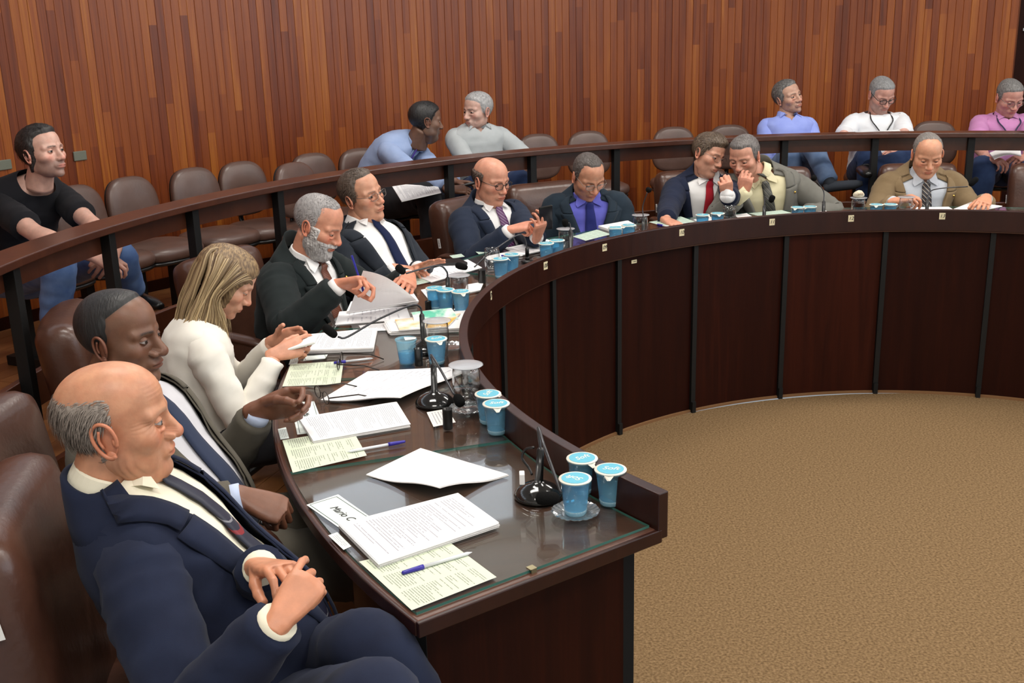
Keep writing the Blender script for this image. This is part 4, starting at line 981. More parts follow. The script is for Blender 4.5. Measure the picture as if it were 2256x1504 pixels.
T_NAVY = cloth('navy_tie', (.008, .014, .05)); T_PUR = striped('purple_tie', [(0, (.10, .02, .10)), (.55, (.4, .3, .42)), (.68, (.08, .015, .09))], 28, (.2, .9, .1)); T_BLU = cloth('dark_blue_tie', (.015, .02, .12)); T_RED = cloth('red_tie', (.30, .01, .02))
T_OLV = striped('olive_tie', [(0, (.06, .06, .05)), (.6, (.16, .15, .12)), (.7, (.03, .03, .03))], 16, (.3, .7, .2)); T_STR = striped('striped_tie', [(0, (.015, .014, .02)), (.45, (.42, .4, .36)), (.6, (.07, .04, .02)), (.85, (.015, .014, .02))], 17, (.2, .75, .1))
WSK = (.60, .30, .19)
def sit(P, m, kx=.12, kf=.42, **k):
    K = [P.pel+P.fw*kf+P.rt*(sd*kx)+Vector((0, 0, -.015)) for sd in (1, -1)]; z0 = FLO if P.pel.z < .85 else FUP
    A = [Vector((q.x+P.fw.x*.02, q.y+P.fw.y*.02, z0+.085)) for q in K]; P.trousers(m, K, A, **k)
GH = ((.20, .19, .18), (.42, .40, .38)); DH = ((.02, .014, .01), (.06, .045, .035)); BH = ((.012, .01, .009), (.035, .03, .028)); BRH = ((.06, .04, .025), (.15, .10, .065)); SALT = ((.07, .065, .06), (.24, .23, .22)); SILV = ((.25, .25, .25), (.5, .5, .5))

# 1 old man in navy
def person_old():
    hd = atD(258, 928, 2.04)
    p = Person('bald old man in a navy suit sitting nearest the camera, fingers touching', hd, (14, 0, 0), 10, (0, 0, 0), dict(ear=1.14, jaw=1.0, nose=1.15, age=1.0, fat=.35, top=0, rim=.058, side=.004, burn=.05, low=-.082, thick=.003, rough=1.0, haircol=((.15, .12, .10), (.34, .29, .25)), tufts=4200, tlen=.026, browcol=(.32, .2, .14), brow=.4, lid=16, lidlo=26, scalp=.45, iris=(.10, .12, .12)), (.55, .255, .145), build=1.04, belly=.05, res=(230, 170), slouch=.05, nlen=.138, nback=.032)
    p.pel = Vector((p.N.x+.33, p.N.y+.03, .68)); p.bez = (p.pel-Vector((0, 0, .09)), p.pel+Vector((-.16, 0, .22)), p.N)
    p.do_head(); p.shirt(CREAMS, wr=.004); p.jacket(NAVY, opn=.085, btn=.12, wr=.009, base=.02); p.tie(T_OLD, v1=.12, w1=.042)
    p.maxang = .95; aR = p.arm(1, atD(606, 1376, 1.74), (-.1, -.5, -1.0)); aL = p.arm(-1, atD(574, 1252, 1.99), (-.2, .9, -.7))
    p.sleeve(1, aR, NAVY, end=1.0, r=(.088, .078, .066, .044), seed=2, wr=.010); p.sleeve(-1, aL, NAVY, end=1.0, r=(.085, .072, .062, .044), seed=5, wr=.010)
    p.cuff(aR, CREAMS, .036); p.cuff(aL, CREAMS, .035)
    t1 = atD(672, 1246, 1.93); t2 = atD(690, 1252, 1.84)
    p.hand(1, aR, t1-aR[2], (.1, -.75, .75), ((.45, .5, .3), (.9, 1.1, .6), (1.0, 1.2, .6), (1.1, 1.3, .6)), (.65, .25), .0024, scale=.84)
    p.hand(-1, aL, t2-aL[2], (-.05, .35, .9), ((.45, .75, .4), (.55, .75, .4), (.6, .8, .4), (.7, .8, .4)), (.55, .3), .0026, scale=.92)
    p.trousers(NAVY, [atD(850, 1560, 1.70), atD(830, 1430, 2.02)], [Vector((-.02, 1.40, .26)), Vector((0, 1.78, .26))], r=(.098, .080, .066, .058)); p.finish(); return p
# 2 man in olive-grey suit
def person_olive():
    hd = atD(268, 742, 2.70)
    p = Person('balding dark-skinned man in an olive-grey suit behind the bald old man', hd, (-9, -2, 0), -8, (0, 0, 0), dict(jaw=1.06, nose=1.35, fat=.4, front=.005, temple=.0, side=.012, burn=.04, low=-.08, thick=.006, haircol=((.008, .008, .008), (.022, .02, .02)), tufts=0, rough=.15, browcol=(.01, .008, .006), brow=.9, lid=12, lidlo=24, scalp=1, red=(1.05, .9, .88)), (.17, .075, .042), build=1.06, belly=.04, res=(190, 140), nlen=.152, nback=.045)
    p.pel = Vector((p.N.x+.25, p.N.y-.02, .70)); p.bez = (p.pel-Vector((0, 0, .09)), p.pel+Vector((-.15, 0, .20)), p.N)
    p.do_head(); p.shirt(LGREY, wr=.004); p.jacket(OLIVE, opn=.095, btn=.14, base=.03, wr=.008); p.tie(T_SLATE, v1=.1)
    aL = p.arm(-1, at(566, 914, .985), (0, .3, -1)); aR = p.arm(1, atD(520, 1100, 2.45), (-.1, -1, -.4))
    p.sleeve(-1, aL, OLIVE, end=.95, r=(.085, .074, .062, .047), seed=3, wr=.009); p.sleeve(1, aR, OLIVE, end=.97, r=(.085, .072, .06, .046), seed=7)
    p.cuff(aL, cloth('pale_blue_cuff', (.48, .55, .72)), .038); p.cuff(aR, cloth('pale_blue_cuff', (.48, .55, .72)), .038)
    p.hand(-1, aL, (1, .15, .25), (-.1, 1, .25), PINCH, (.75, .35), .0028, scale=1.12); p.hand(1, aR, (1, -.1, -.35), (.3, -.5, .9), FIST, (.6, .5), .003, scale=.98)
    K = [p.pel+Vector((.42, -.12, -.02)), p.pel+Vector((.42, .12, .0))]; p.trousers(OLIVE, K, [K[0]+Vector((.04, 0, -.4)), K[1]+Vector((.04, 0, -.4))], r=(.10, .088, .07, .06)); p.finish()
# 3 blonde woman
def person_woman():
    hd = atD(497, 618, 3.55)
    p = Person('blonde woman in an ivory jacket looking down at her phone', hd, (10, -34, 0), 22, (0, 0, 0), dict(jaw=.9, nose=.9, front=.088, temple=.004, side=.062, burn=.02, low=-.10, thick=.010, tufts=0, rough=.3, haircol=((.09, .05, .025), (.32, .21, .10)), brow=.5, browcol=(.08, .05, .03), lid=0, lidlo=20), (.62, .32, .21), build=.88, res=(120, 90), nlen=.14, nback=.07, hscale=.95, slouch=.05)
    p.pel = p.N + Vector((-.02, -.03, 0)); p.pel.z = .70; p.bez = (p.pel-Vector((0, 0, .09)), p.pel-p.fw*.05+Vector((0, 0, .26)), p.N)
    p.do_head(); p.shirt(IVORY, wr=.007, collar=False, name='jacket', neckv=.965, off=.008)
    aR = p.arm(1, at(606, 786, .965)+Vector((0, -.02, .0)), (-.2, -.6, -1)); aL = p.arm(-1, at(592, 768, .96)+Vector((0, .06, .0)), (0, .5, -1))
    p.sleeve(1, aR, IVORY, end=.95, r=(.072, .062, .052, .040), seed=4, wr=.010); p.sleeve(-1, aL, IVORY, end=.95, r=(.066, .056, .048, .036), seed=2)
    p.hand(1, aR, (.95, .2, .15), (.1, -.8, .6), ((.4, .6, .4), (.7, .9, .5), (.9, 1.0, .6), (1, 1.1, .6)), (.4, .3), .003, scale=.92); p.hand(-1, aL, (.8, -.2, .25), (.2, .9, .2), ((.3, .4, .3),)*4, (.3, .2), .003, scale=.9, spread=.04)
    sit(p, DTR)
    # long hair: locks that fall from the parting over shoulders and back
    rnd = random.Random(5); H = lambda q: p.hp(q); Vs, Fs, Cs = [], [], []; nb = 0
    cd_, cl_ = np.array((.10, .055, .025)), np.array((.62, .46, .25))
    def lock(pts, n, r0, tone, flat=.55):
        nonlocal nb
        Q = spline(pts, n); bm = bmesh.new(); tube(bm, [V3(a) for a in Q], [r0*(.7+.4*math.sin(PI*min(1, k/(n*.65))))*(1 if k < n*.75 else max(.08, (n-1-k)/(n*.25))) for k in range(n)], 5, flat=flat); v, f = bm_arrays(bm)
        g = np.repeat(np.linspace(0, 1, n), 5); t_ = np.clip(tone+.35*(g-.35), 0, 1)[:, None]; Vs.append(v); Fs.extend([[i+nb for i in q] for q in f]); Cs.append(cd_*(1-t_)+cl_*t_); nb += len(v)
    for i in range(520):
        side = rnd.choice((-1, 1, 1)); sy = rnd.uniform(-.088, .092); lay = rnd.uniform(-.002, .012); f_ = float(sst(-.01, .06, sy)); e_ = max(0, sy-.052)
        top = (side*.004, sy-e_*.1, .109-2.2*max(0, abs(sy+.01)-.045)**1.35*1.6-e_*.45+lay*.5)
        w1 = (side*(.053+lay), sy*.93-.006-.010*f_, .084+lay-.022*abs(sy/.08)-e_*.3); w2 = (side*(.082+lay*1.2), sy*.66-.014-f_*.012, .028); w3 = (side*(.086+lay+rnd.uniform(-.004, .008)), sy*.45-.020-.010*f_, -.045)
        b = H(w3); ph = rnd.uniform(0, 6); wv = rnd.uniform(.004, .010)
        out = p.rt*side; bk = -p.fw; hang = rnd.uniform(.13, .22)*(1-.35*f_); k_ = .034-.036*f_
        q4 = b+Vector((0, 0, -.065))+bk*(k_+wv*math.sin(ph))+out*.004; q5 = q4+Vector((0, 0, -hang*.45))+bk*(k_*1.1+wv*math.sin(ph+1.6))+out*.010*(1-f_); q6 = q5+Vector((0, 0, -hang*.45))+bk*(k_*.5+wv*math.sin(ph+3))+out*rnd.uniform(-.01, .008)
        lock([H(top), H(w1), H(w2), b, q4, q5, q6], 22, rnd.uniform(.0022, .0046), rnd.uniform(0, .8))
    for i in range(260):
        ax = rnd.uniform(-1, 1); lay = rnd.uniform(-.002, .010); b = H((ax*.080, -.106+.035*abs(ax)-lay, -.055)); hang = rnd.uniform(.14, .24); ph = rnd.uniform(0, 6)
        q4 = b+Vector((0, 0, -.075))-p.fw*(.034+.006*math.sin(ph)); q5 = q4+Vector((0, 0, -hang*.5))-p.fw*(.022+.008*math.sin(ph+2)); q6 = q5+Vector((0, 0, -hang*.4))+p.rt*rnd.uniform(-.01, .01)
        lock([H((ax*.008, -.045, .110+lay*.5)), H((ax*.05, -.092-lay, .078)), H((ax*.076, -.112-lay+.03*abs(ax), .01)), b, q4, q5, q6], 20, rnd.uniform(.003, .006), rnd.uniform(0, .75))
    bm = bmesh.new(); ell(bm, (0, 0, 0), (.077, .098, .084), Matrix.Translation(p.head) @ p.Rh.to_4x4() @ Matrix.Translation((0, -.022, .024)) @ Matrix.Scale(.95, 4), 20, 14); v, f = bm_arrays(bm)
    Vs.append(v); Fs.extend([[i+nb for i in q] for q in f]); Cs.append(np.tile(cd_, (len(v), 1))); nb += len(v)
    me = bpy.data.meshes.new('hair'); me.from_pydata([tuple(q) for q in np.concatenate(Vs)], [], Fs); me.update(); ca = me.color_attributes.new('tint', 'FLOAT_COLOR', 'POINT'); Cs = np.concatenate(Cs); ca.data.foreach_set('color', np.c_[Cs, np.ones(len(Cs))].ravel())
    m = bpy.data.materials.new('hair_blonde'); nt, N, L, B = nodes(m); at_ = N.new('ShaderNodeAttribute'); at_.attribute_name = 'tint'; L.new(at_.outputs['Color'], B.inputs['Base Color']); B.inputs['Roughness'].default_value = .42
    p.parts.append(('hair', me, m, 0, True, 0, None))
    p.finish()
    return p
# 4 bearded man
def person_beard():
    hd = atD(702, 494, 4.32)
    p = Person('grey-bearded man in a black suit leafing through papers', hd, (-16, -26, 0), -22, (0, 0, 0), dict(jaw=1.05, nose=1.15, fat=.3, age=.4, front=.02, temple=.035, side=.026, thick=.004, rough=.4, tufts=900, tlen=.008, haircol=((.20, .19, .19), (.38, .36, .35)), beard=.008, browcol=(.12, .10, .09), brow=.7, lid=2, scalp=.35, red=(1.15, .72, .68)), (.60, .27, .17), build=1.08, belly=.05, res=(150, 110), nlen=.15, nback=.07, slouch=.04)
    p.pel = p.N - p.fw*.02; p.pel.z = .70; p.bez = (p.pel-Vector((0, 0, .09)), p.pel-p.fw*.04+Vector((0, 0, .26)), p.N)
    p.do_head(); p.shirt(WHITES); p.jacket(BLKS, opn=.075, btn=.2, base=.02); p.tie(T_BRN); p.pin(-1)
    aR = p.arm(1, atD(742, 632, 4.02), (-.5, -.8, -1)); aL = p.arm(-1, at(898, 612, .99), (.2, .6, -.6))
    p.sleeve(1, aR, BLKS, end=.95, seed=1, r=(.088, .076, .064, .048), wr=.009); p.sleeve(-1, aL, BLKS, end=.95, seed=2, r=(.085, .074, .062, .047)); p.cuff(aR, WHITES, .037); p.cuff(aL, WHITES, .036)
    p.hand(1, aR, (.95, -.1, .15), (-.2, .6, .75), PINCH, (.6, .4), .0032, scale=.98); p.hand(-1, aL, (-.3, -.75, -.3), (.5, -.3, .75), ((.5, .6, .3), (.55, .65, .3), (.6, .7, .3), (.65, .7, .3)), (.5, .3), .0032, scale=.98)
    sit(p, BLKS); p.finish()
    w_ = p; q = aR[2]
    bm = bmesh.new(); a = q+Vector((.10, -.01, -.02)); b = a+Vector((-.035, .0, .14)); tube(bm, [a, b], .0042, 8); o = obj('pen', bm, mat('pen_blue', (.02, .02, .3), .3)); tag(o, 'blue pen upright in the bearded man\'s right hand', 'pen')
# 5 man leaning back
def person_five():
    hd = atD(798, 430, 4.95)
    p = Person('man in wire glasses and a dark suit leaning back beside the bearded man', hd, (-32, 4, 10), -36, (0, 0, 0), dict(jaw=1.0, nose=1.1, fat=.2, age=.3, front=.022, temple=.02, side=.034, thick=.010, haircol=((.05, .035, .025), (.14, .10, .075)), browcol=(.08, .05, .04), brow=.7, lid=14, scalp=.6), WSK, build=1.05, belly=.03, res=(120, 90), nlen=.150, nback=.02, slouch=.0)
    p.pel = p.N + p.fw*.24; p.pel.z = .70; p.bez = (p.pel-Vector((0, 0, .09)), p.pel-p.fw*.12+Vector((0, 0, .22)), p.N)
    p.do_head(); p.glasses('metal', rim=.0012); p.shirt(WHITES); p.jacket(DGREY, opn=.10, btn=.12, base=.035); p.tie(T_NAVY, w1=.045)
    aR = p.arm(1, at(868, 596, .965), (-.6, -.4, -.8)); aL = p.arm(-1, at(922, 592, .965), (.5, .4, -.8))
    p.sleeve(1, aR, DGREY, end=.95, seed=1, r=(.085, .074, .06, .046)); p.sleeve(-1, aL, DGREY, end=.95, seed=2, r=(.085, .074, .06, .046)); p.cuff(aR, WHITES, .036); p.cuff(aL, WHITES, .036)
    p.hand(1, aR, (1, -.1, -.1), (0, 0, 1), RELAX, (.2, .2), .0034, scale=.92); p.hand(-1, aL, (1, .25, .0), (0, .25, .95), FLAT, (.2, .1), .0034, scale=.92)
    sit(p, DGREY); p.finish()
# 6 bald man with phone
def person_six():
    hd = atD(1082, 398, 5.55)
    p = Person('bald man in dark-rimmed glasses tapping a phone, dark suit', hd, (-46, -12, 0), -50, (0, 0, 0), dict(jaw=1.08, nose=1.1, fat=.6, top=0, rim=.045, side=.02, thick=.007, haircol=((.06, .04, .03), (.14, .10, .08)), browcol=(.10, .06, .05), brow=.5, lid=6, scalp=.3), (.62, .29, .19), build=1.06, belly=.05, res=(120, 90), nlen=.143, nback=.03)
    p.pel = p.N + p.fw*.06; p.pel.z = .70; p.bez = (p.pel-Vector((0, 0, .09)), p.pel-p.fw*.06+Vector((0, 0, .26)), p.N)
    p.do_head(); p.glasses('dark', rim=.0018); p.shirt(WHITES); p.jacket(MIDN, opn=.075, btn=.2, base=.02); p.tie(T_PUR)
    aR = p.arm(1, at(1120, 510, 1.03), (-.6, -.3, -1)); aL = p.arm(-1, at(1182, 522, 1.0), (.5, .2, -1))
    p.sleeve(1, aR, MIDN, end=.95, seed=1, r=(.086, .076, .062, .047)); p.sleeve(-1, aL, MIDN, end=.95, seed=2, r=(.086, .076, .062, .047)); p.cuff(aR, WHITES, .037); p.cuff(aL, WHITES, .036)
    p.hand(1, aR, (.9, -.2, .25), (-.2, -.3, .9), POINT, (.5, .4), .0034, scale=.92); p.hand(-1, aL, (.25, -.2, .95), (.5, -.75, .2), HOLD, (.6, .2), .0034, scale=.9)
    sit(p, MIDN); p.finish(); return aL[2]
# 7 man with blue shirt
def person_seven():
    hd = atD(1296, 388, 5.85)
    p = Person('man in a blue shirt and dark suit looking down through glasses', hd, (-66, -32, 2), -84, (0, 0, 0), dict(jaw=1.1, nose=1.2, fat=.7, front=.01, temple=.03, side=.03, tufts=900, tlen=.010, thick=.006, haircol=((.05, .04, .035), (.12, .10, .09)), browcol=(.05, .03, .02), brow=.8, lid=0, scalp=.4, stubble=.15), (.55, .26, .16), build=1.1, belly=.06, res=(110, 84), nlen=.135, nback=.05)
    p.pel = p.N - p.fw*.0; p.pel.z = .70; p.bez = (p.pel-Vector((0, 0, .09)), p.pel-p.fw*.05+Vector((0, 0, .26)), p.N)
    p.do_head(); p.glasses('metal', y0=.100, z0=.002); p.shirt(BLUES); p.jacket(TEAL, opn=.085, btn=.25, base=.02, wr=.010); p.tie(T_BLU)
    for sd in (1, -1):
        a = p.arm(sd, p.pel+p.fw*.25+p.rt*(sd*.12)+Vector((0, 0, .10)), Vector(p.rt)*sd*.7-p.fw*.4+Vector((0, 0, -1))); p.sleeve(sd, a, TEAL, end=.95, seed=sd, r=(.088, .078, .064, .048), wr=.010); p.hand(sd, a, p.fw, (0, 0, 1), HOLD, (.5, .4), .0045)
    sit(p, TEAL); p.finish()
# 8 young man with red tie
def person_eight():
    hd = atD(1561, 340, 6.3)
    p = Person('young man with thick brown hair, navy suit and red tie, fist raised', hd, (-52, -16, -14), -80, (0, 0, 0), dict(jaw=1.04, nose=1.05, fat=.25, front=.074, temple=.012, side=.036, thick=.012, vol=.010, haircol=((.05, .032, .02), (.17, .12, .08)), browcol=(.04, .025, .018), brow=.9, lid=6, stubble=.12), (.60, .30, .20), build=1.04, res=(110, 84), nlen=.150, nback=.03)
    p.pel = p.N + Vector((-.03, .02, 0)); p.pel.z = .70; p.bez = (p.pel-Vector((0, 0, .09)), p.pel-p.fw*.02+Vector((0, 0, .26)), p.N)
    p.do_head(); p.glasses('metal', rim=.0011); p.shirt(WHITES); p.jacket(NAVY, opn=.085, btn=.12, base=.045, buttons=1); p.tie(T_RED, w1=.036)
    aL = p.arm(-1, atD(1603, 432, 5.85), (.7, .3, -.9), L=(.27, .22)); aR = p.arm(1, at(1476, 492, .95)+Vector((0, .12, 0)), (-.6, .1, -1))
    p.sleeve(-1, aL, NAVY, end=.75, seed=1, r=(.085, .074, .06, .05)); p.sleeve(1, aR, NAVY, end=.95, seed=2, r=(.086, .076, .064, .05))
    p.cuff(aL, WHITES, .040, -.075, .07); p.hand(-1, aL, (-.1, -.1, 1), (.1, -.9, .1), FIST, (.7, .6), .0036, scale=.95); p.hand(1, aR, (.5, -1, -.1), (0, 0, 1), RELAX, (.4, .3), .004)
    sit(p, NAVY); p.finish()
# 9 man with hand at mouth
def person_nine():
    hd = atD(1640, 345, 6.22)
    p = Person('grey-haired man in a grey suit holding his hand to his mouth', hd, (-126, -20, 4), -96, (0, 0, 0), dict(jaw=1.05, nose=1.1, fat=.3, age=.5, front=.055, temple=.03, side=.034, tufts=900, tlen=.010, thick=.009, haircol=((.08, .07, .065), (.22, .20, .19)), browcol=(.05, .04, .03), brow=.8, lid=4, scalp=.5, stubble=.1), (.58, .28, .19), build=1.08, res=(110, 84), nlen=.145, nback=.03)
    p.pel = p.N + Vector((.17, .03, 0)); p.pel.z = .71; p.N += Vector((.10, -.01, .02)); p.bez = (p.pel-Vector((0, 0, .09)), p.pel-p.fw*.03+Vector((0, 0, .26)), p.N)
    p.do_head(); p.shirt(PALEY); p.jacket(GREYS, opn=.085, btn=.15, base=.03); p.tie(T_OLV, clip=.32); p.pin(-1)
    aR = p.arm(1, atD(1633, 432, 6.05), (-.8, -.3, -.9), L=(.27, .22)); aL = p.arm(-1, p.pel+Vector((.14, -.26, .22)), (1, .1, -.4))
    p.sleeve(1, aR, GREYS, end=.8, seed=1, r=(.086, .074, .062, .05)); p.sleeve(-1, aL, GREYS, end=.95, seed=2, r=(.090, .078, .062, .048)); p.cuff(aR, PALEY, .038, -.06, .055)
    p.hand(1, aR, (.12, -.15, 1), (-.4, -.9, .1), ((.7, .8, .4), (.8, .9, .4), (.9, 1, .5), (1, 1, .5)), (.5, .4), .0036, scale=.95); p.hand(-1, aL, (0, -1, 0), (0, 0, 1), RELAX, (.4, .4), .0045)
    sit(p, GREYS); p.finish()
# 10 man in brown suit
def person_ten():
    hd = atD(2043, 340, 6.2)
    p = Person('balding man in a brown suit reading at the seat numbered 13', hd, (-98, -24, 0), -93, (0, 0, 0), dict(jaw=1.1, nose=1.2, fat=.5, age=.6, front=-.03, temple=.02, side=.024, tufts=900, tlen=.010, thick=.005, haircol=((.12, .10, .09), (.26, .24, .22)), browcol=(.10, .06, .04), brow=.6, lid=2, scalp=.25), (.62, .30, .18), build=1.12, belly=.05, res=(110, 84), nlen=.135, nback=.05)
    p.pel = p.N - p.fw*.03; p.pel.z = .70; p.bez = (p.pel-Vector((0, 0, .09)), p.pel-p.fw*.05+Vector((0, 0, .26)), p.N)
    p.do_head(); p.shirt(PGB); p.jacket(BROWN, opn=.09, btn=.12, base=.035); p.tie(T_STR); p.pin(-1)
    aR = p.arm(1, at(1968, 446, .99), (-.6, .1, -1)); aL = p.arm(-1, at(2172, 440, .99), (.5, .2, -1))
    p.sleeve(1, aR, BROWN, end=.95, seed=1, r=(.088, .076, .062, .048)); p.sleeve(-1, aL, BROWN, end=.95, seed=2, r=(.088, .076, .062, .048)); p.cuff(aR, PGB, .037); p.cuff(aL, PGB, .036)
    p.hand(1, aR, (.8, -.3, .2), (-.1, -.2, 1), PINCH, (.5, .4), .0036); p.hand(-1, aL, (-.5, -.8, -.15), (.2, -.2, 1), ((.5, .6, .3),)*4, (.4, .3), .0036)
    sit(p, BROWN); p.finish()
# ---- public
def person_tee():
    hd = atD(94, 336, 4.85)
    p = Person('dark-haired bearded man in a black T-shirt and jeans behind the balustrade at the left', hd, (-20, 6, 0), -34, (0, 0, 0), dict(jaw=.98, nose=1.05, front=.045, temple=.02, side=.03, low=-.105, thick=.013, haircol=BH, browcol=(.015, .01, .01), brow=.9, lid=14, stubble=.5, scalp=.7), (.64, .38, .30), build=1.0, res=(120, 90), nlen=.152, nback=.06, slouch=.05)
    p.pel = p.N - p.fw*.22; p.pel.z = .93; p.bez = (p.pel-Vector((0, 0, .09)), p.pel-p.fw*.06+Vector((0, 0, .27)), p.N)
    p.do_head(); p.shirt(TSH, collar=False, wr=.008, neckv=.972, off=.006)
    aR = p.arm(1, atD(200, 562, 4.55), (-.6, -.5, -.7)); aL = p.arm(-1, atD(250, 548, 4.70), (.7, .6, -.7))
    for sd, a in ((1, aR), (-1, aL)): p.bare(a, (.052, .047, .043, .027)); p.sleeve(sd, a, TSH, end=-.28, r=(.072, .070, .06, .05), seed=sd)
    p.hand(1, aR, (.9, -.1, -.3), (0, -.4, .9), HOLD, (.5, .4), .0036); p.hand(-1, aL, (-.5, -.6, -.5), (.6, -.3, .6), HOLD, (.5, .4), .0036)
    p.trousers(JEAN, [atD(130, 578, 4.45), atD(262, 556, 4.75)], [atD(122, 705, 4.55), atD(290, 640, 4.95)], r=(.10, .082, .066, .062), shoe=BLKM); p.finish()
def person_lightblue():
    hd = atD(938, 266, 6.75)
    p = Person('dark-skinned man in a light blue shirt bending forward with papers on his lap', hd, (22, -8, 0), -22, (0, 0, 0), dict(jaw=1.1, nose=1.3, fat=1, front=.06, temple=.01, side=.03, tufts=900, tlen=.010, thick=.006, rough=.3, haircol=((.008, .008, .008), (.02, .018, .018)), browcol=(.01, .008, .006), brow=.8, lid=14, scalp=.9, stubble=.3, red=(1.05, .9, .88)), (.17, .085, .052), build=1.06, belly=.04, res=(110, 84), nlen=.148, nback=.07, slouch=.09)
    p.pel = p.N - p.fw*.24; p.pel.z = .93; p.bez = (p.pel-Vector((0, 0, .09)), p.pel-p.fw*.06+Vector((0, 0, .30)), p.N)
    p.do_head(); p.shirt(LBLUE, wr=.007, off=.006)
    aR = p.arm(1, atD(985, 415, 6.35), (-.8, -.8, -.6)); aL = p.arm(-1, atD(1003, 400, 6.55), (0, .6, -1))
    for sd, a in ((1, aR), (-1, aL)): p.sleeve(sd, a, LBLUE, end=.94, r=(.074, .066, .054, .041), seed=sd)
    p.hand(1, aR, (1, .1, .0), (0, -.4, .9), HOLD, (.5, .4), .004); p.hand(-1, aL, (.9, -.1, .0), (0, .3, .9), HOLD, (.5, .4), .004)
    bm = bmesh.new(); pts = [p.N+p.fw*.06+p.rt*.05+Vector((0, 0, .0)), p.S(.25, .7, .02), p.S(0, .45, .03), p.S(-.25, .7, .02), p.N+p.fw*.06-p.rt*.05]; tube(bm, [V3(q) for q in spline(pts, 20)], .005, 6); p.add('lanyard', bm, mat('purple_ribbon', (.08, .04, .3), .6))
    K = [atD(945, 432, 6.35), atD(975, 430, 6.7)]; p.trousers(BTR, K, [Vector((K[0].x+.02, K[0].y+.02, FUP+.09)), Vector((K[1].x+.05, K[1].y, FUP+.09))], r=(.105, .09, .07, .062)); p.finish()
    return p
def person_polo():
    hd = atD(1052, 244, 7.05)
    p = Person('silver-haired man in a grey polo shirt turned towards his neighbour', hd, (-138, -4, 0), -74, (0, 0, 0), dict(jaw=.98, nose=1.15, age=.8, front=.06, temple=.012, side=.034, tufts=900, tlen=.010, thick=.008, haircol=SILV, browcol=(.08, .06, .05), brow=.8, lid=14, scalp=.5), (.58, .36, .29), build=1.0, res=(110, 84), nlen=.152, nback=.02)
    p.N.z += .05; p.pel = p.N + p.fw*.03; p.pel.z = .93; p.bez = (p.pel-Vector((0, 0, .09)), p.pel-p.fw*.04+Vector((0, 0, .27)), p.N)
    p.do_head(); p.shirt(POLO, wr=.007, off=.006, open_=.12)
    aR = p.arm(1, atD(1085, 395, 6.75), (-1, .2, -.6)); aL = p.arm(-1, atD(1128, 375, 6.9), (1, .3, -.5))
    p.sleeve(1, aR, POLO, end=.9, r=(.074, .068, .056, .046), seed=1); p.bare(aL); p.sleeve(-1, aL, POLO, end=-.08, r=(.072, .070, .06, .05), seed=2)
    p.hand(1, aR, (.8, -.4, -.3), (0, -.5, .8), HOLD, (.5, .4), .004); p.hand(-1, aL, (-.6, -.5, -.6), (0, -.5, .8), HOLD, (.5, .4), .004)
    d = (aL[2]-aL[1]).normalized(); bm = bmesh.new(); tube(bm, [aL[2]-d*.025, aL[2]-d*.003], .031, 16); p.add('watch', bm, BLKM)
    K = [atD(1065, 400, 6.65), atD(1150, 402, 6.6)]; p.trousers(JEAND, K, [Vector((k.x, k.y, FUP+.09)) for k in K], r=(.10, .084, .066, .058)); p.finish()
def person_lavender():
    hd = atD(1736, 214, 7.62)
    p = Person('man in a lavender-blue shirt with crossed arms and a crossed leg, looking sideways', hd, (-58, 8, 12), -86, (0, 0, 0), dict(jaw=.98, nose=1.25, age=.8, front=.05, temple=.02, side=.036, thick=.010, haircol=SALT, browcol=(.05, .04, .03), brow=.8, lid=14, scalp=.5, stubble=.15), (.55, .32, .23), build=.98, res=(110, 84), nlen=.152, nback=.0)
    p.pel = p.N + p.fw*.10; p.pel.z = .93; p.bez = (p.pel-Vector((0, 0, .09)), p.pel-p.fw*.06+Vector((0, 0, .26)), p.N)
    p.do_head(); p.shirt(LAV, wr=.008, off=.006, open_=.14)
    c_ = p.c(.42)+p.fw*.2
    aR = p.arm(1, c_-p.rt*.06, Vector(p.rt)-p.fw*.2+Vector((0, 0, -.6))); aL = p.arm(-1, c_+p.rt*.06+Vector((0, 0, .04))+p.fw*.04, -Vector(p.rt)-p.fw*.2+Vector((0, 0, -.6)))
    for sd, a in ((1, aR), (-1, aL)): p.sleeve(sd, a, LAV, end=.92, r=(.072, .064, .052, .041), seed=sd); p.hand(sd, a, p.rt*(-sd)+Vector((0, 0, .1)), p.fw, HOLD, (.4, .3), .0045)
    K = [atD(1745, 335, 7.3), atD(1790, 322, 7.2)]; p.trousers(JEANF, K, [Vector((K[0].x, K[0].y, FUP+.09)), atD(1826, 398, 7.05)], r=(.10, .082, .064, .062), shoe=cloth('dark_trainer', (.03, .035, .045)), fdir=(.9, -.3, .25)); p.finish()
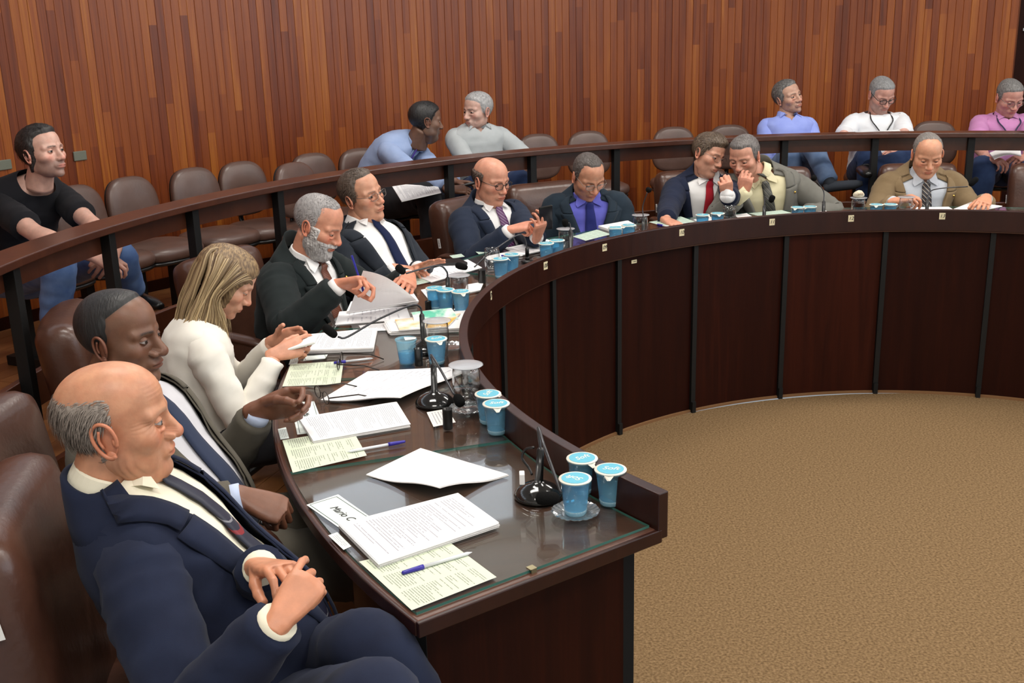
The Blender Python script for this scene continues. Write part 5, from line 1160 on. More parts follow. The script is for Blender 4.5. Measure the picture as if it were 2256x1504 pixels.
def person_white():
    hd = atD(1942, 208, 7.6)
    p = Person('grey-haired man in glasses and a white T-shirt with a black lanyard', hd, (-78, -30, 2), -92, (0, 0, 0), dict(jaw=1.08, nose=1.1, fat=.6, front=.05, temple=.012, side=.034, tufts=900, tlen=.010, thick=.006, haircol=((.16, .16, .16), (.34, .34, .34)), browcol=(.06, .05, .04), brow=.7, lid=0, scalp=.5, stubble=.35, stubcol=(.2, .18, .17)), (.60, .32, .25), build=1.06, belly=.08, res=(110, 84), nlen=.145, nback=.05)
    p.pel = p.N + p.fw*.04; p.pel.z = .93; p.bez = (p.pel-Vector((0, 0, .09)), p.pel-p.fw*.06+Vector((0, 0, .27)), p.N)
    p.do_head(); p.glasses('dark', y0=.100, z0=.003, rim=.0024); p.shirt(WTEE, collar=False, wr=.007, neckv=.965, off=.006)
    for sd, t in ((1, atD(1912, 305, 7.3)), (-1, atD(1985, 330, 7.25))):
        a = p.arm(sd, t, Vector(p.rt)*sd+Vector((0, 0, -.5))); p.bare(a, (.052, .046, .042, .028)); p.sleeve(sd, a, WTEE, end=-.25, r=(.072, .070, .06, .05), seed=sd); p.hand(sd, a, -Vector(p.rt)*sd*.8+p.fw*.5, (0, -.3, .9), HOLD, (.4, .3), .004)
    bm = bmesh.new(); pts = [p.N+p.fw*.02+p.rt*.062, p.S(.32, .86, .02), p.S(.16, .72, .02), p.S(0, .58, .022), p.S(-.16, .72, .02), p.S(-.32, .86, .02), p.N+p.fw*.02-p.rt*.062]; tube(bm, [V3(q) for q in spline(pts, 26)], .0045, 6); tube(bm, [p.S(0, .58, .024), p.S(0, .45, .024)], .004, 6); p.add('lanyard', bm, BLKM)
    K = [atD(1915, 345, 7.2), atD(2000, 352, 7.2)]; p.trousers(JEAND, [K[0], K[1]], [Vector((K[0].x, K[0].y, FUP+.09)), atD(1915, 372, 7.05)], r=(.105, .088, .068, .06)); p.finish()
def person_pink():
    hd = atD(2224, 214, 7.45)
    p = Person('man in glasses and a pink shirt reading at the right edge of the photo', hd, (-84, -28, 3), -96, (0, 0, 0), dict(jaw=1.08, nose=1.15, fat=.6, front=.05, temple=.01, side=.034, tufts=900, tlen=.010, thick=.006, haircol=((.10, .095, .09), (.26, .25, .24)), browcol=(.05, .04, .03), brow=.7, lid=0, scalp=.6, stubble=.1), (.56, .28, .22), build=1.04, belly=.06, res=(110, 84), nlen=.145, nback=.05)
    p.pel = p.N + p.fw*.04; p.pel.z = .93; p.bez = (p.pel-Vector((0, 0, .09)), p.pel-p.fw*.06+Vector((0, 0, .27)), p.N)
    p.do_head(); p.glasses('metal', y0=.100, z0=.003); p.shirt(PINK, wr=.008, off=.006, open_=.08)
    for sd, t in ((1, atD(2172, 348, 7.0)), (-1, atD(2262, 345, 7.0))):
        a = p.arm(sd, t, Vector(p.rt)*sd+Vector((0, 0, -.6))); p.bare(a, (.050, .045, .042, .028)); p.sleeve(sd, a, PINK, end=-.12, r=(.072, .070, .06, .05), seed=sd); p.hand(sd, a, -Vector(p.rt)*sd*.8+p.fw*.5, (0, -.3, .9), HOLD, (.4, .3), .004)
    bm = bmesh.new(); pts = [p.N+p.fw*.02+p.rt*.062, p.S(.32, .86, .02), p.S(.16, .72, .02), p.S(0, .55, .022), p.S(-.16, .72, .02), p.S(-.32, .86, .02), p.N+p.fw*.02-p.rt*.062]; tube(bm, [V3(q) for q in spline(pts, 26)], .005, 6); p.add('lanyard', bm, mat('navy_ribbon', (.02, .02, .06), .6))
    K = [atD(2165, 372, 6.95), atD(2262, 372, 6.95)]; p.trousers(JEAND, K, [Vector((k.x, k.y, FUP+.09)) for k in K], r=(.105, .088, .07, .062)); p.finish()
OLD = person_old(); person_olive(); WOMAN = person_woman(); person_beard(); person_five(); PH6 = person_six(); person_seven(); person_eight(); person_nine(); person_ten()
person_tee(); LB = person_lightblue(); person_polo(); person_lavender(); person_white(); person_pink()
# the councillors' chairs
OC = put_arm(OLD.pel+Vector((-.26, .0, 0)), 12, 'brown leather armchair nearest the camera, under the bald old man')
put_arm(atD(215, 1170, 2.75), 0, 'brown leather armchair of the man in the olive-grey suit')
put_arm(atD(358, 935, 3.85), 14, 'brown leather armchair left of the blonde woman, its white tag facing the camera')
put_arm(atD(612, 790, 4.6), -24, 'brown leather armchair between the blonde woman and the bearded man')
put_arm(atD(815, 700, 5.2), -30, 'brown leather armchair of the man leaning back in wire glasses')
put_arm(atD(1105, 585, 5.85), -42, 'brown leather armchair behind the bald man with the phone')
put_arm(atD(1240, 560, 6.25), -66, 'brown leather armchair behind the man in a blue shirt')
put_arm(atD(1560, 520, 6.6), -74, 'brown leather armchair of the young man with a red tie')
put_arm(atD(1720, 500, 6.6), -90, 'brown leather armchair behind the man holding his hand to his mouth')
put_arm(atD(2040, 500, 6.6), -94, 'brown leather armchair behind the man in a brown suit')
put_arm(atD(2318, 510, 6.45), -108, 'empty brown leather armchair at the right edge of the photo')

OC.scale = (1.06, 1.0, 1.07)
for ch in OC.children:
    if ch.name.startswith('inventory_tag'): ch.location.z += .085; ch.location.y -= .012

# ================================================================== things on the desk
P_PRINT = paper('printed_page', (.84, .83, .84), (.25, .25, .29), 40, .1, .5, 1, 1)
P_PRINT2 = paper('printed_page_dense', (.82, .82, .84), (.25, .25, .29), 52, .07, .6, 1, 5)
P_GREEN = paper('green_roll_sheet', (.64, .70, .54), (.16, .17, .14), 34, .07, .45, 3, 9, words=60)
P_GREENF = paper('pale_green_sheet', (.50, .62, .52), (.25, .3, .26), 20, .06, .5, 3, 4, words=30)
P_LIST = paper('list_page', (.84, .84, .86), (.45, .45, .5), 16, .18, .2, 2, 13)
P_BLANK = mat('blank_paper', (.86, .84, .83), .75, spec=.2)
def slab(name, P4, t, m, parent=None, n=14, hf=None, base=TZ, sidem=None):
    """thin sheet or stack spanned by four points (first edge = rows of print), optional height function hf(u, v)"""
    P4 = [Vector(p) for p in P4]; bm = bmesh.new(); uvl = bm.loops.layers.uv.new('uv'); top, bot = [], []
    for j in range(n+1):
        v = j/n; a = []; b = []
        for i in range(n+1):
            u = i/n; p = P4[0]*(1-u)*(1-v)+P4[1]*u*(1-v)+P4[2]*u*v+P4[3]*(1-u)*v; h = hf(u, v) if hf else 0
            p = p+Vector((0, 0, h)); a.append(bm.verts.new(p+Vector((0, 0, t)))); b.append(bm.verts.new(p))
        top.append(a); bot.append(b)
    for j in range(n):
        for i in range(n):
            f = bm.faces.new((top[j][i], top[j][i+1], top[j+1][i+1], top[j+1][i])); f.material_index = 0
            for l, (uu, vv) in zip(f.loops, ((i, j), (i+1, j), (i+1, j+1), (i, j+1))): l[uvl].uv = (uu/n, vv/n)
            f = bm.faces.new((bot[j][i], bot[j+1][i], bot[j+1][i+1], bot[j][i+1])); f.material_index = 1
    per = [(0, i) for i in range(n)]+[(j, n) for j in range(n)]+[(n, n-i) for i in range(n)]+[(n-j, 0) for j in range(n)]
    for k in range(len(per)):
        a, b = per[k], per[(k+1) % len(per)]; f = bm.faces.new((top[a[0]][a[1]], bot[a[0]][a[1]], bot[b[0]][b[1]], top[b[0]][b[1]])); f.material_index = 1
    c = sum((Vector(p) for p in P4), Vector())/4
    if parent is None:
        bmesh.ops.translate(bm, verts=bm.verts, vec=-c)
    o = obj(name, bm, [m, sidem or P_BLANK], parent)
    if parent is None: o.location = c
    return o
def sheet(px, m, label, t=.0004, z=TZ, cat='paper', name='paper_sheet', hf=None, n=8, group=None):
    o = slab(name, [at(x, y, z+.0003) for x, y in px], t, m, hf=hf, n=n); return tag(o, label, cat, group)
rnd = random.Random(3)
def stack(px, m, label, n=9, z=TZ, t=.0011, jig=.0025, cat='papers', name='paper_stack'):
    P4 = [at(x, y, z) for x, y in px]; c = sum(P4, Vector())/4; root = empty(name, (c.x, c.y, z), label, cat)
    for k in range(n):
        d = Vector((rnd.uniform(-jig, jig), rnd.uniform(-jig, jig), .0004+k*t*1.04)); q = rnd.uniform(-.006, .006); R_ = Matrix.Rotation(q, 3, 'Z')
        slab('page', [R_ @ (p-c)+d for p in P4], t, m if k == n-1 else P_BLANK, root, n=2)
    return root
# --- seat of the old man
sheet([(791, 1237), (907, 1344), (1094, 1271), (985, 1190)], P_GREEN, 'pale green printed roll sheet under the stack nearest the camera')
def card(px, txt, label, size=.026, name='name_card'):
    P4 = [at(x, y, TZ+.0004) for x, y in px]; c = sum(P4, Vector())/4
    o = slab(name, P4, .0005, mat('card_stock', (.74, .8, .76), .6), n=2); tag(o, label, 'name card')
    ux = (P4[1]-P4[0]).normalized(); uy = Vector((-ux.y, ux.x, 0)); M = Matrix(((ux.x, uy.x, 0, 0), (ux.y, uy.y, 0, 0), (0, 0, 1, .0011), (0, 0, 0, 1)))
    w1 = (P4[1]-P4[0]).length*.94; h1 = (P4[3]-P4[0]).length*.82
    bm = bmesh.new()
    for sx, sy, ww, hh in ((0, 1, w1, .0012), (0, -1, w1, .0012), (1, 0, .0012, h1), (-1, 0, .0012, h1)): box(bm, (sx*w1/2, sy*h1/2, 0), (ww, hh, .0002))
    b = obj('border', bm, mat('card_border', (.05, .09, .08), .6), o); b.matrix_local = M
    if txt:
        t = link('lettering', text_mesh(txt, size, .3, .0001), INK, o); t.matrix_local = M @ Matrix.Translation((0, 0, .0002))
    return o
card([(675, 1112), (805, 1203), (872, 1178), (745, 1089)], 'Mario Corsini J', 'pale name card reading Mario Corsini, half under the stack nearest the camera', .027)
def small(px, label): 
    o = slab('small_label', [at(x, y, TZ+.0006) for x, y in px], .0003, paper('tiny_print', (.74, .8, .76), (.3, .3, .3), 5, .12, .5, 1, 2, words=12), n=2); return tag(o, label, 'label')
small([(723, 1179), (757, 1211), (774, 1203), (743, 1172)], 'small printed label at the desk edge beside the Mario Corsini card')
stack([(835, 1252), (748, 1164), (1010, 1096), (1100, 1162)][1:2]+[(835, 1252), (1100, 1162), (1010, 1096)], P_PRINT, 'thick stack of printed pages nearest the camera', n=10)
def curled_sheets(px, label, m, lift=.022, t=.0006, k=3):
    P4 = [at(x, y, TZ) for x, y in px]; c = sum(P4, Vector())/4; root = empty('loose_papers', (c.x, c.y, TZ), label, 'papers')
    for i in range(k):
        d = Vector((rnd.uniform(-.004, .004), rnd.uniform(-.003, .003), .0004+.0012*i))
        slab('page', [p-c+d for p in P4], t, m if i == k-1 else P_BLANK, root, n=18, hf=lambda u, v: lift*(sst(.45, 1, float(u*.55+v*.6)))**1.0*(.45+.55*math.cos((u-v)*3.2)))
    return root

curled_sheets([(927, 990), (807, 1048), (968, 1098), (1120, 1048)], 'blank white sheets with a curled corner beside the nearest microphone', P_BLANK, .024)
BIC = mat('clear_pen', (.7, .72, .75), .2); BLUEC = mat('blue_cap', (.03, .02, .30), .3)
def pen(a, b, label, cap=.30, clear=True):
    A, B_ = at(a[0], a[1], TZ+.005), at(b[0], b[1], TZ+.005); root = empty('ballpoint_pen', A, label, 'pen'); d = B_-A
    bm = bmesh.new(); tube(bm, [d*cap*.9, d*.93, d*.965, d], [.0040, .0040, .0022, .0006], 8); obj('barrel', bm, BIC if clear else mat('white_barrel', (.8, .8, .8), .3), root, True)
    bm = bmesh.new(); tube(bm, [Vector((0, 0, 0)), d*.02, d*cap*.8, d*cap], [.002, .0042, .0055, .0055], 8); obj('cap', bm, BLUEC, root, True)
pen((885, 1262), (1040, 1216), 'clear ballpoint pen with a blue cap on the green sheet nearest the camera')
pen((893, 972), (765, 995), 'clear ballpoint pen with a blue cap pointing at the olive-suited man, right of his stack')
# --- seat of the olive suit
sheet([(622, 970), (645, 1041), (808, 1003), (775, 944)], P_GREEN, 'pale green roll sheet under the second stack from the camera')
card([(640, 886), (655, 957), (717, 949), (692, 884)], 'Marcia', 'pale name card under the olive-suited man\'s raised hand', .024)
small([(612, 945), (618, 968), (637, 965), (630, 941)], 'small printed label at the desk edge by the second stack')
stack([(658, 925), (690, 977), (903, 940), (873, 890)], P_PRINT2, 'stack of densely printed pages in front of the olive-suited man', n=7)
curled_sheets([(812, 820), (708, 883), (880, 892), (1046, 808)], 'open white papers with a curled corner between the spectacles and the second microphone', P_LIST, .020)
sheet([(940, 908), (955, 940), (1004, 930), (985, 900)], paper('card_print', (.84, .82, .78), (.3, .3, .35), 7, .1, .5, 1, 3, words=14), 'small printed card beside the black cylinder of the second microphone', name='small_card', cat='card')
# --- seat of the woman
stack([(670, 745), (644, 780), (822, 774), (830, 730)], P_PRINT2, 'stack of printed pages in front of the blonde woman', n=12)
sheet([(640, 802), (622, 851), (750, 846), (757, 795)], P_GREEN, 'pale green roll sheet below the folded spectacles in front of the blonde woman')
card([(668, 795), (716, 790), (722, 781), (672, 784)], '', 'thin name card peeping out under the blonde woman\'s stack')
small([(642, 786), (636, 803), (655, 801), (660, 785)], 'small printed label at the desk edge by the blonde woman\'s stack')
pen((735, 799), (822, 789), 'clear pen with a blue cap above the folded spectacles')
def spectacles(px, q, label, w=.13, l=.135):
    """folding eyeglasses lying on the desk: px = middle of the front, q = point the temples reach to"""
    c = at(*px, TZ); e = at(*q, TZ); d = (e-c).normalized(); r = Vector((-d.y, d.x, 0)); root = empty('spectacles', c, label, 'glasses')
    fm = mat('thin_frame', (.03, .022, .018), .3, .4)
    for sd in (-1, 1):
        pts = [r*(sd*.034)+r*(.025*math.cos(t))+Vector((0, 0, .021+.018*math.sin(t))) for t in [2*PI*k/18 for k in range(19)]]
        bm = bmesh.new(); tube(bm, pts, .0017, 6); f = obj('rim', bm, fm, root, True)
        bm = bmesh.new(); bm.faces.new([bm.verts.new(p) for p in pts[:-1]]); obj('lens', bm, glass('lens_glass'), f)
        bm = bmesh.new(); tube(bm, [r*(sd*.062)+Vector((0, 0, .028)), r*(sd*.064)+d*.09+Vector((0, 0, .022)), r*(sd*.06)+d*l+Vector((0, 0, .004))], .0021, 6); obj('temple', bm, fm, root, True)
    bm = bmesh.new(); tube(bm, [r*.010+Vector((0, 0, .026)), Vector((0, 0, .029)), r*-.010+Vector((0, 0, .026))], .0012, 6); obj('bridge', bm, fm, root, True)
spectacles((710, 884), (800, 866), 'open spectacles on the papers right of the olive-suited man\'s hand')
spectacles((750, 808), (830, 806), 'open spectacles on the desk between the pen and the green sheet, by the blonde woman')
# --- seat of the bearded man
root = stack([(748, 688), (738, 717), (905, 704), (895, 676)], P_LIST, 'white papers on a black folder in front of the bearded man', n=3)
sheet([(728, 690), (742, 716), (738, 722), (722, 696)], BLKM, 'edge of a black folder under the bearded man\'s papers', t=.003, name='folder', cat='folder')
stack([(775, 668), (765, 690), (922, 668), (905, 642)], P_PRINT, 'printed pages under the bearded man\'s hands', n=8, z=TZ+.005)
A_, B_, C_, D_ = at(768, 688, TZ+.016), at(918, 662, TZ+.016), atD(905, 650, 4.0), atD(800, 596, 4.02)
P_TURN = P_LIST.copy(); P_TURN.name = 'lit_through_page'; nt_ = P_TURN.node_tree; tr_ = nt_.nodes.new('ShaderNodeBsdfTranslucent'); tr_.inputs[0].default_value = (.95, .93, .92, 1); mx_ = nt_.nodes.new('ShaderNodeMixShader'); mx_.inputs[0].default_value = .5
nt_.links.new(nt_.nodes['Principled BSDF'].outputs[0], mx_.inputs[1]); nt_.links.new(tr_.outputs[0], mx_.inputs[2]); nt_.links.new(mx_.outputs[0], [q for q in nt_.nodes if q.type == 'OUTPUT_MATERIAL'][0].inputs[0])
o = slab('turned_page', [A_, B_, C_, D_], .0005, P_TURN, sidem=P_TURN, n=14, hf=lambda u, v: .02*math.sin(PI*u)*v); tag(o, 'page held up by the bearded man with handwriting showing through', 'paper')
def magazine():
    root = stack([(848, 716), (860, 738), (1022, 730), (1030, 690)], P_BLANK, 'pile of newspapers and magazines beside the third microphone', n=9, jig=.008, t=.0016, cat='newspapers')
    mg = mat('magazine_print', (.80, .78, .74), .5, var=(16, .5, (.75, .42, .06)))
    slab('magazine', [Vector(at(x, y, TZ+.018))-root.location for x, y in ((870, 706), (880, 729), (985, 722), (1015, 692))], .004, mg, root, n=4)
    slab('newspaper', [Vector(at(x, y, TZ+.023))-root.location for x, y in ((905, 690), (915, 712), (1010, 700), (990, 680))], .004, mat('green_print', (.8, .8, .76), .6, var=(20, .4, (.08, .45, .3))), root, n=4, hf=lambda u, v: .008*math.sin(u*5))
magazine()
sheet([(790, 717), (800, 730), (888, 726), (895, 707)], P_PRINT, 'loose white page between the black folder and the newspapers', z=TZ+.001)
stack([(928, 640), (948, 664), (1000, 655), (985, 630)], P_PRINT2, 'loose printed pages left of the three water cups', n=3)
stack([(1030, 628), (1022, 648), (1058, 640), (1066, 622)], P_BLANK, 'blank papers right of the glass tumbler facing the bearded man', n=3)
# --- seat of the man leaning back
sheet([(905, 604), (950, 622), (1062, 590), (1030, 572)], P_LIST, 'white sheets in front of the man leaning back', t=.002)
sheet([(872, 620), (890, 634), (985, 612), (950, 600)], P_GREENF, 'pale green sheet in front of the man leaning back')
o = slab('phone_case', [at(x, y, TZ+.004) for x, y in ((960, 577), (968, 585), (1030, 583), (1010, 573))], .012, BLKM, n=2, sidem=BLKM); tag(o, 'black phone in a case beside the hand of the man leaning back', 'phone')
sheet([(990, 563), (998, 569), (1024, 565), (1016, 559)], P_GREENF, 'small green card behind the black phone case', name='small_card', cat='card')
sheet([(1040, 548), (1055, 560), (1120, 545), (1095, 535)], P_GREENF, 'pale green sheet left of the bald man with the phone')
# --- farther seats
FARS = [([(1110, 548), (1150, 562), (1245, 541), (1205, 528)], P_PRINT, 'white printed sheets in front of the bald man with the phone', .003),
        ([(1065, 566), (1085, 578), (1150, 562), (1125, 553)], P_BLANK, 'blank sheet below the bald man\'s printed sheets', .001),
        ([(1262, 521), (1290, 530), (1345, 516), (1315, 506)], P_GREENF, 'pale green sheet left of the man in a blue shirt', .001),
        ([(1318, 502), (1350, 512), (1402, 500), (1383, 490)], P_BLANK, 'white papers in front of the man in a blue shirt', .012),
        ([(1430, 489), (1465, 499), (1530, 488), (1500, 477)], P_GREENF, 'pale green sheet at the elbow of the young man with a red tie', .001),
        ([(1528, 484), (1545, 492), (1590, 485), (1570, 478)], P_BLANK, 'white sheet behind the two cups near the number 10', .001),
        ([(1618, 474), (1630, 484), (1660, 479), (1645, 470)], P_BLANK, 'white sheet right of the tumbler near the young man with a red tie', .002),
        ([(1650, 470), (1680, 478), (1750, 471), (1722, 463)], P_GREENF, 'pale green sheet near the number 11', .001),
        ([(1795, 462), (1800, 467), (1822, 466), (1815, 460)], P_BLANK, 'scrap of white paper right of the two cups near the number 12', .001),
        ([(2005, 457), (2012, 463), (2100, 462), (2090, 456)], P_BLANK, 'white sheet under the hands of the man in a brown suit', .002)]
for px, m, lab, t in FARS: sheet(px, m, lab, t=t)
o = slab('held_papers', [at(2100, 462, TZ+.004), at(2165, 464, TZ+.01), at(2208, 455, TZ+.02), at(2140, 446, TZ+.045)], .004, P_BLANK, n=6); tag(o, 'white papers lifted by the left hand of the man in a brown suit', 'paper')
pen((1448, 494), (1476, 500), 'blue pen by the pale green sheet near the number 10', .45, False)
pen((1104, 563), (1152, 563), 'thick blue and white pen left of the cups near the number 08', .5, False)

# --- water cups, tumblers, microphones
CUPW = glass('cup_plastic', (.75, .92, .98), 1.0, .05, 1.45, .24, (.45, .80, .97)); WATER = glass('blue_water', (.32, .72, .92), .8, .02, 1.33, .28, (.14, .58, .88)); CLEARW = glass('clear_water', (.93, .96, .97), 1.2, .01, 1.33)
LIDB = mat('lid_blue', (.10, .42, .55), .45); LIDC = mat('lid_cream', (.80, .76, .66), .5)
def make_cup():
    t = empty('water_cup', (0, 0, 0), 'x', 'cup')
    bm = bmesh.new(); lathe(bm, [(.0235, .0), (.0255, .003), (.026, .012), (.0335, .077), (.0355, .078), (.0365, .081), (.0355, .083)], 28); obj('cup_wall', bm, CUPW, t, True)
    bm = bmesh.new(); lathe(bm, [(.0225, .004), (.0250, .013), (.0316, .068), (.001, .0681)], 24); obj('water', bm, WATER, t, True)
    bm = bmesh.new(); lathe(bm, [(.0242, .001), (.0262, .012), (.0245, .0125)], 24, cap1=True); obj('base_rim', bm, glass('cup_base', (.8, .9, .93), 1, .1, 1.4, .5, (.6, .75, .8)), t, True)
    bm = bmesh.new(); lathe(bm, [(.0362, .0815), (.037, .083), (.0365, .0845), (.001, .0850)], 28); l = obj('lid', bm, LIDC, t, True)
    bm = bmesh.new(); bmesh.ops.create_cone(bm, segments=28, radius1=.0305, radius2=.0305, depth=.0006, cap_ends=True, matrix=Matrix.Translation((0, 0, .0851))); obj('lid_print', bm, LIDB, l)
    bm = bmesh.new(); lathe(bm, [(.030, .0853), (.0305, .0857), (.029, .0857)], 24, cap0=False); 
    bm.free()
    bm = bmesh.new(); v = [bm.verts.new(p) for p in ((-.012, -.034, .083), (.012, -.034, .083), (.004, -.044, .074), (-.003, -.043, .073))]; bm.faces.new(v); obj('lid_tab', bm, LIDC, l)
    g = link('lettering', text_mesh('Soft', .024, .35, .0002), LIDC, l); g.location = (0, .001, .0857)
    return t
cup0 = make_cup(); cf = [True]
def cup(loc, label, rz=0, tilt=None):
    o = cup0 if cf[0] else copy_tree(cup0); cf[0] = False; o.location = loc; o.rotation_euler = (0, 0, rz); tag(o, label, 'cup', 'sealed blue water cups on the desk'); return o
def make_saucer():
    bm = bmesh.new(); prof = [(.001, .0015), (.028, .0015), (.032, .003), (.040, .005), (.050, .008), (.054, .0115), (.0535, .0125), (.048, .010), (.040, .0075), (.030, .005), (.001, .0045)]
    rg = []; 
    for i, (r, z) in enumerate(prof):
        ring = []
        for k in range(48):
            q = 2*PI*k/48; rr = r*(1+.018*math.cos(q*12)*(r > .03)); ring.append(bm.verts.new((rr*math.cos(q), rr*math.sin(q), z+.0008*math.cos(q*24)*(r > .03))))
        rg.append(ring)
    for a, b in zip(rg, rg[1:]):
        for k in range(48): bm.faces.new((a[k], a[(k+1) % 48], b[(k+1) % 48], b[k]))
    return bm
SAUC = glass('cut_glass', (.93, .95, .96), 2.6, .08, 1.5, .12, (.7, .75, .78))
so = obj('glass_saucer', make_saucer(), SAUC, None, False); sf = [True]
def saucer(loc, label):
    o = so if sf[0] else copy_tree(so); sf[0] = False; o.location = loc; tag(o, label, 'saucer', 'cut glass saucers'); return o
def make_tumbler():
    t = empty('glass_tumbler', (0, 0, 0), 'x', 'glass')
    bm = bmesh.new(); lathe(bm, [(.026, 0), (.030, .002), (.034, .03), (.0365, .06), (.0355, .095), (.033, .112), (.0322, .112), (.0345, .095), (.0352, .06), (.0328, .03), (.028, .010), (.001, .009)], 30); obj('glass_wall', bm, glass('tumbler_glass', (.985, .99, .99), 2.0, .02, 1.5), t, True)
    bm = bmesh.new(); lathe(bm, [(.027, .0105), (.0322, .03), (.0342, .052), (.001, .0522)], 26); obj('water', bm, glass('tumbler_water', (.985, .99, .99), 2.0, .01, 1.33), t, True)
    bm = bmesh.new(); lathe(bm, [(.001, .1125), (.042, .1125), (.0455, .1145), (.042, .1155), (.001, .1150)], 30); obj('cover', bm, glass('cover_plastic', (.85, .87, .9), 1.2, .2, 1.4, .35, (.8, .82, .85)), t, True)
    return t
tb0 = make_tumbler(); tf = [True]
def tumbler(loc, label, s=1.0, cover=True):
    o = tb0 if tf[0] else copy_tree(tb0); tf[0] = False; o.location = loc; o.scale = (s, s, s); tag(o, label, 'glass', 'water tumblers on the desk')
    if not cover:
        for ch in list(o.children):
            if ch.name.startswith('cover') and o is not tb0: bpy.data.objects.remove(ch)
    return o
def on(x, y, off=.12):
    a = ang(atR(x, y, RL(150)+off)); a = ang(atR(x, y, RL(a)+off)); return pol(a, RL(a)+off, TZ)
Z = Vector((0, 0, 1)); 
tumbler(at(1030, 905, TZ)+Z*.0125, 'covered glass tumbler on a saucer beside the second microphone', 1.1)
saucer(at(1030, 905, TZ), 'cut glass saucer under the covered tumbler by the second microphone')
tumbler(at(966, 782, TZ)+Z*.0, 'covered glass tumbler behind the third microphone', 1.05)
tumbler(at(1013, 668, TZ), 'covered glass tumbler in front of the bearded man')
tumbler(at(1085, 598, TZ), 'glass tumbler left of two cups, facing the man leaning back', .95, False)
tumbler(on(1248, 545, .22), 'covered glass tumbler just left of the man in a blue shirt')
tumbler(on(1412, 507, .22), 'covered glass tumbler between the blue-shirted man and the young man with a red tie')
tumbler(on(1607, 480, .22), 'open glass tumbler below the raised fist of the young man with a red tie', .95, False)
ST = on(1890, 463, .22); tumbler(ST, 'covered glass tumbler with a stone on its lid, near the number 12', 1.0)
tumbler(on(1995, 462, .22), 'covered glass tumbler left of the brown suit\'s tie', 1.0)
bm = bmesh.new(); bmesh.ops.create_icosphere(bm, subdivisions=3, radius=1.0)
for v in bm.verts:
    c_ = v.co; k = 1+.12*noise.noise(c_*1.5); v.co = Vector((c_.x*.030*k*(1-.25*c_.z), c_.y*.022*k, c_.z*.020*k))
o = obj('painted_stone', bm, mat('stone', (.72, .66, .52), .7, var=(60, .5, (.55, .45, .3))), None, True); o.location = ST+Z*(.1155*1.0+.019); tag(o, 'pale lettered stone resting on the covered tumbler near the number 12', 'stone')
tx = link('lettering', text_mesh('2012', .014, .2, .001), mat('faded_ink', (.25, .17, .1), .7), o); tx.rotation_euler = (PI/2, 0, 0); tx.location = (0, -.0215, 0)
CUPS = [((1283, 1082), 'sealed blue water cup farthest back of the three at the desk end', .6), ((1345, 1108), 'sealed blue water cup at the desk end, nearest the ledge corner', -.2),
        ((1077, 930), 'rear one of the two sealed cups beside the second microphone', 1.2), ((1095, 953), 'front one of the two sealed cups beside the second microphone', .1),
        ((963, 800), 'sealed cup standing before the covered tumbler of the third microphone', .4),
        ((960, 680), 'leftmost of the three cups facing the bearded man', .8), ((983, 684), 'middle one of the three cups facing the bearded man', 2), ((1017, 688), 'rightmost of the three cups facing the bearded man', .3)]
for (x, y), lab, rz in CUPS: cup(at(x, y, TZ), lab, rz)
cup(at(1268, 1134, TZ)+Z*.0045, 'blue water cup on a glass saucer at the desk end', 2.6); saucer(at(1268, 1134, TZ), 'cut glass saucer under the blue cup at the desk end')
saucer(at(1000, 695, TZ), 'cut glass saucer behind the rightmost of the three cups facing the bearded man'); saucer(at(968, 772, TZ) + Vector((.04, .02, 0)), 'cut glass saucer right of the covered tumbler of the third microphone')
FC = [(1104, 600, 'left cup'), (1129, 592, 'right cup', ), (1205, 556, 'left cup'), (1229, 551, 'right cup'), (1357, 517, 'left cup'), (1386, 511, 'right cup'), (1548, 486, 'left cup'), (1581, 483, 'right cup'), (1757, 468, 'left cup'), (1784, 467, 'right cup'), (1930, 463, 'left cup'), (1961, 462, 'right cup')]
WH = ['of the pair nearest the tall arching microphones', 'of the pair facing the bald man with the phone', 'of the pair facing the man in a blue shirt', 'of the pair facing the young man with a red tie', 'of the pair near the number 12', 'of the pair facing the man in a brown suit']
for i, q in enumerate(FC): cup(on(q[0], q[1], .17), 'blue water %s %s' % (q[2], WH[i//2]), rnd.uniform(0, 6))
# opened cup, half full
t = empty('water_cup', at(897, 800, TZ), 'opened half-full water cup left of the third microphone', 'cup')
bm = bmesh.new(); lathe(bm, [(.0235, .0), (.0255, .003), (.026, .012), (.0335, .077), (.0365, .081), (.0355, .084), (.0345, .081), (.0325, .076)], 28); obj('cup_wall', bm, CUPW, t, True)
bm = bmesh.new(); lathe(bm, [(.0225, .004), (.0250, .013), (.0283, .038), (.001, .0381)], 24); obj('water', bm, WATER, t, True)
bm = bmesh.new(); v = [bm.verts.new(p) for p in ((.0, -.02, .0846), (.033, -.008, .0846), (.033, .012, .0846), (.004, .012, .0846), (-.006, 0, .090))]; bm.faces.new(v); obj('torn_lid', bm, LIDC, t)

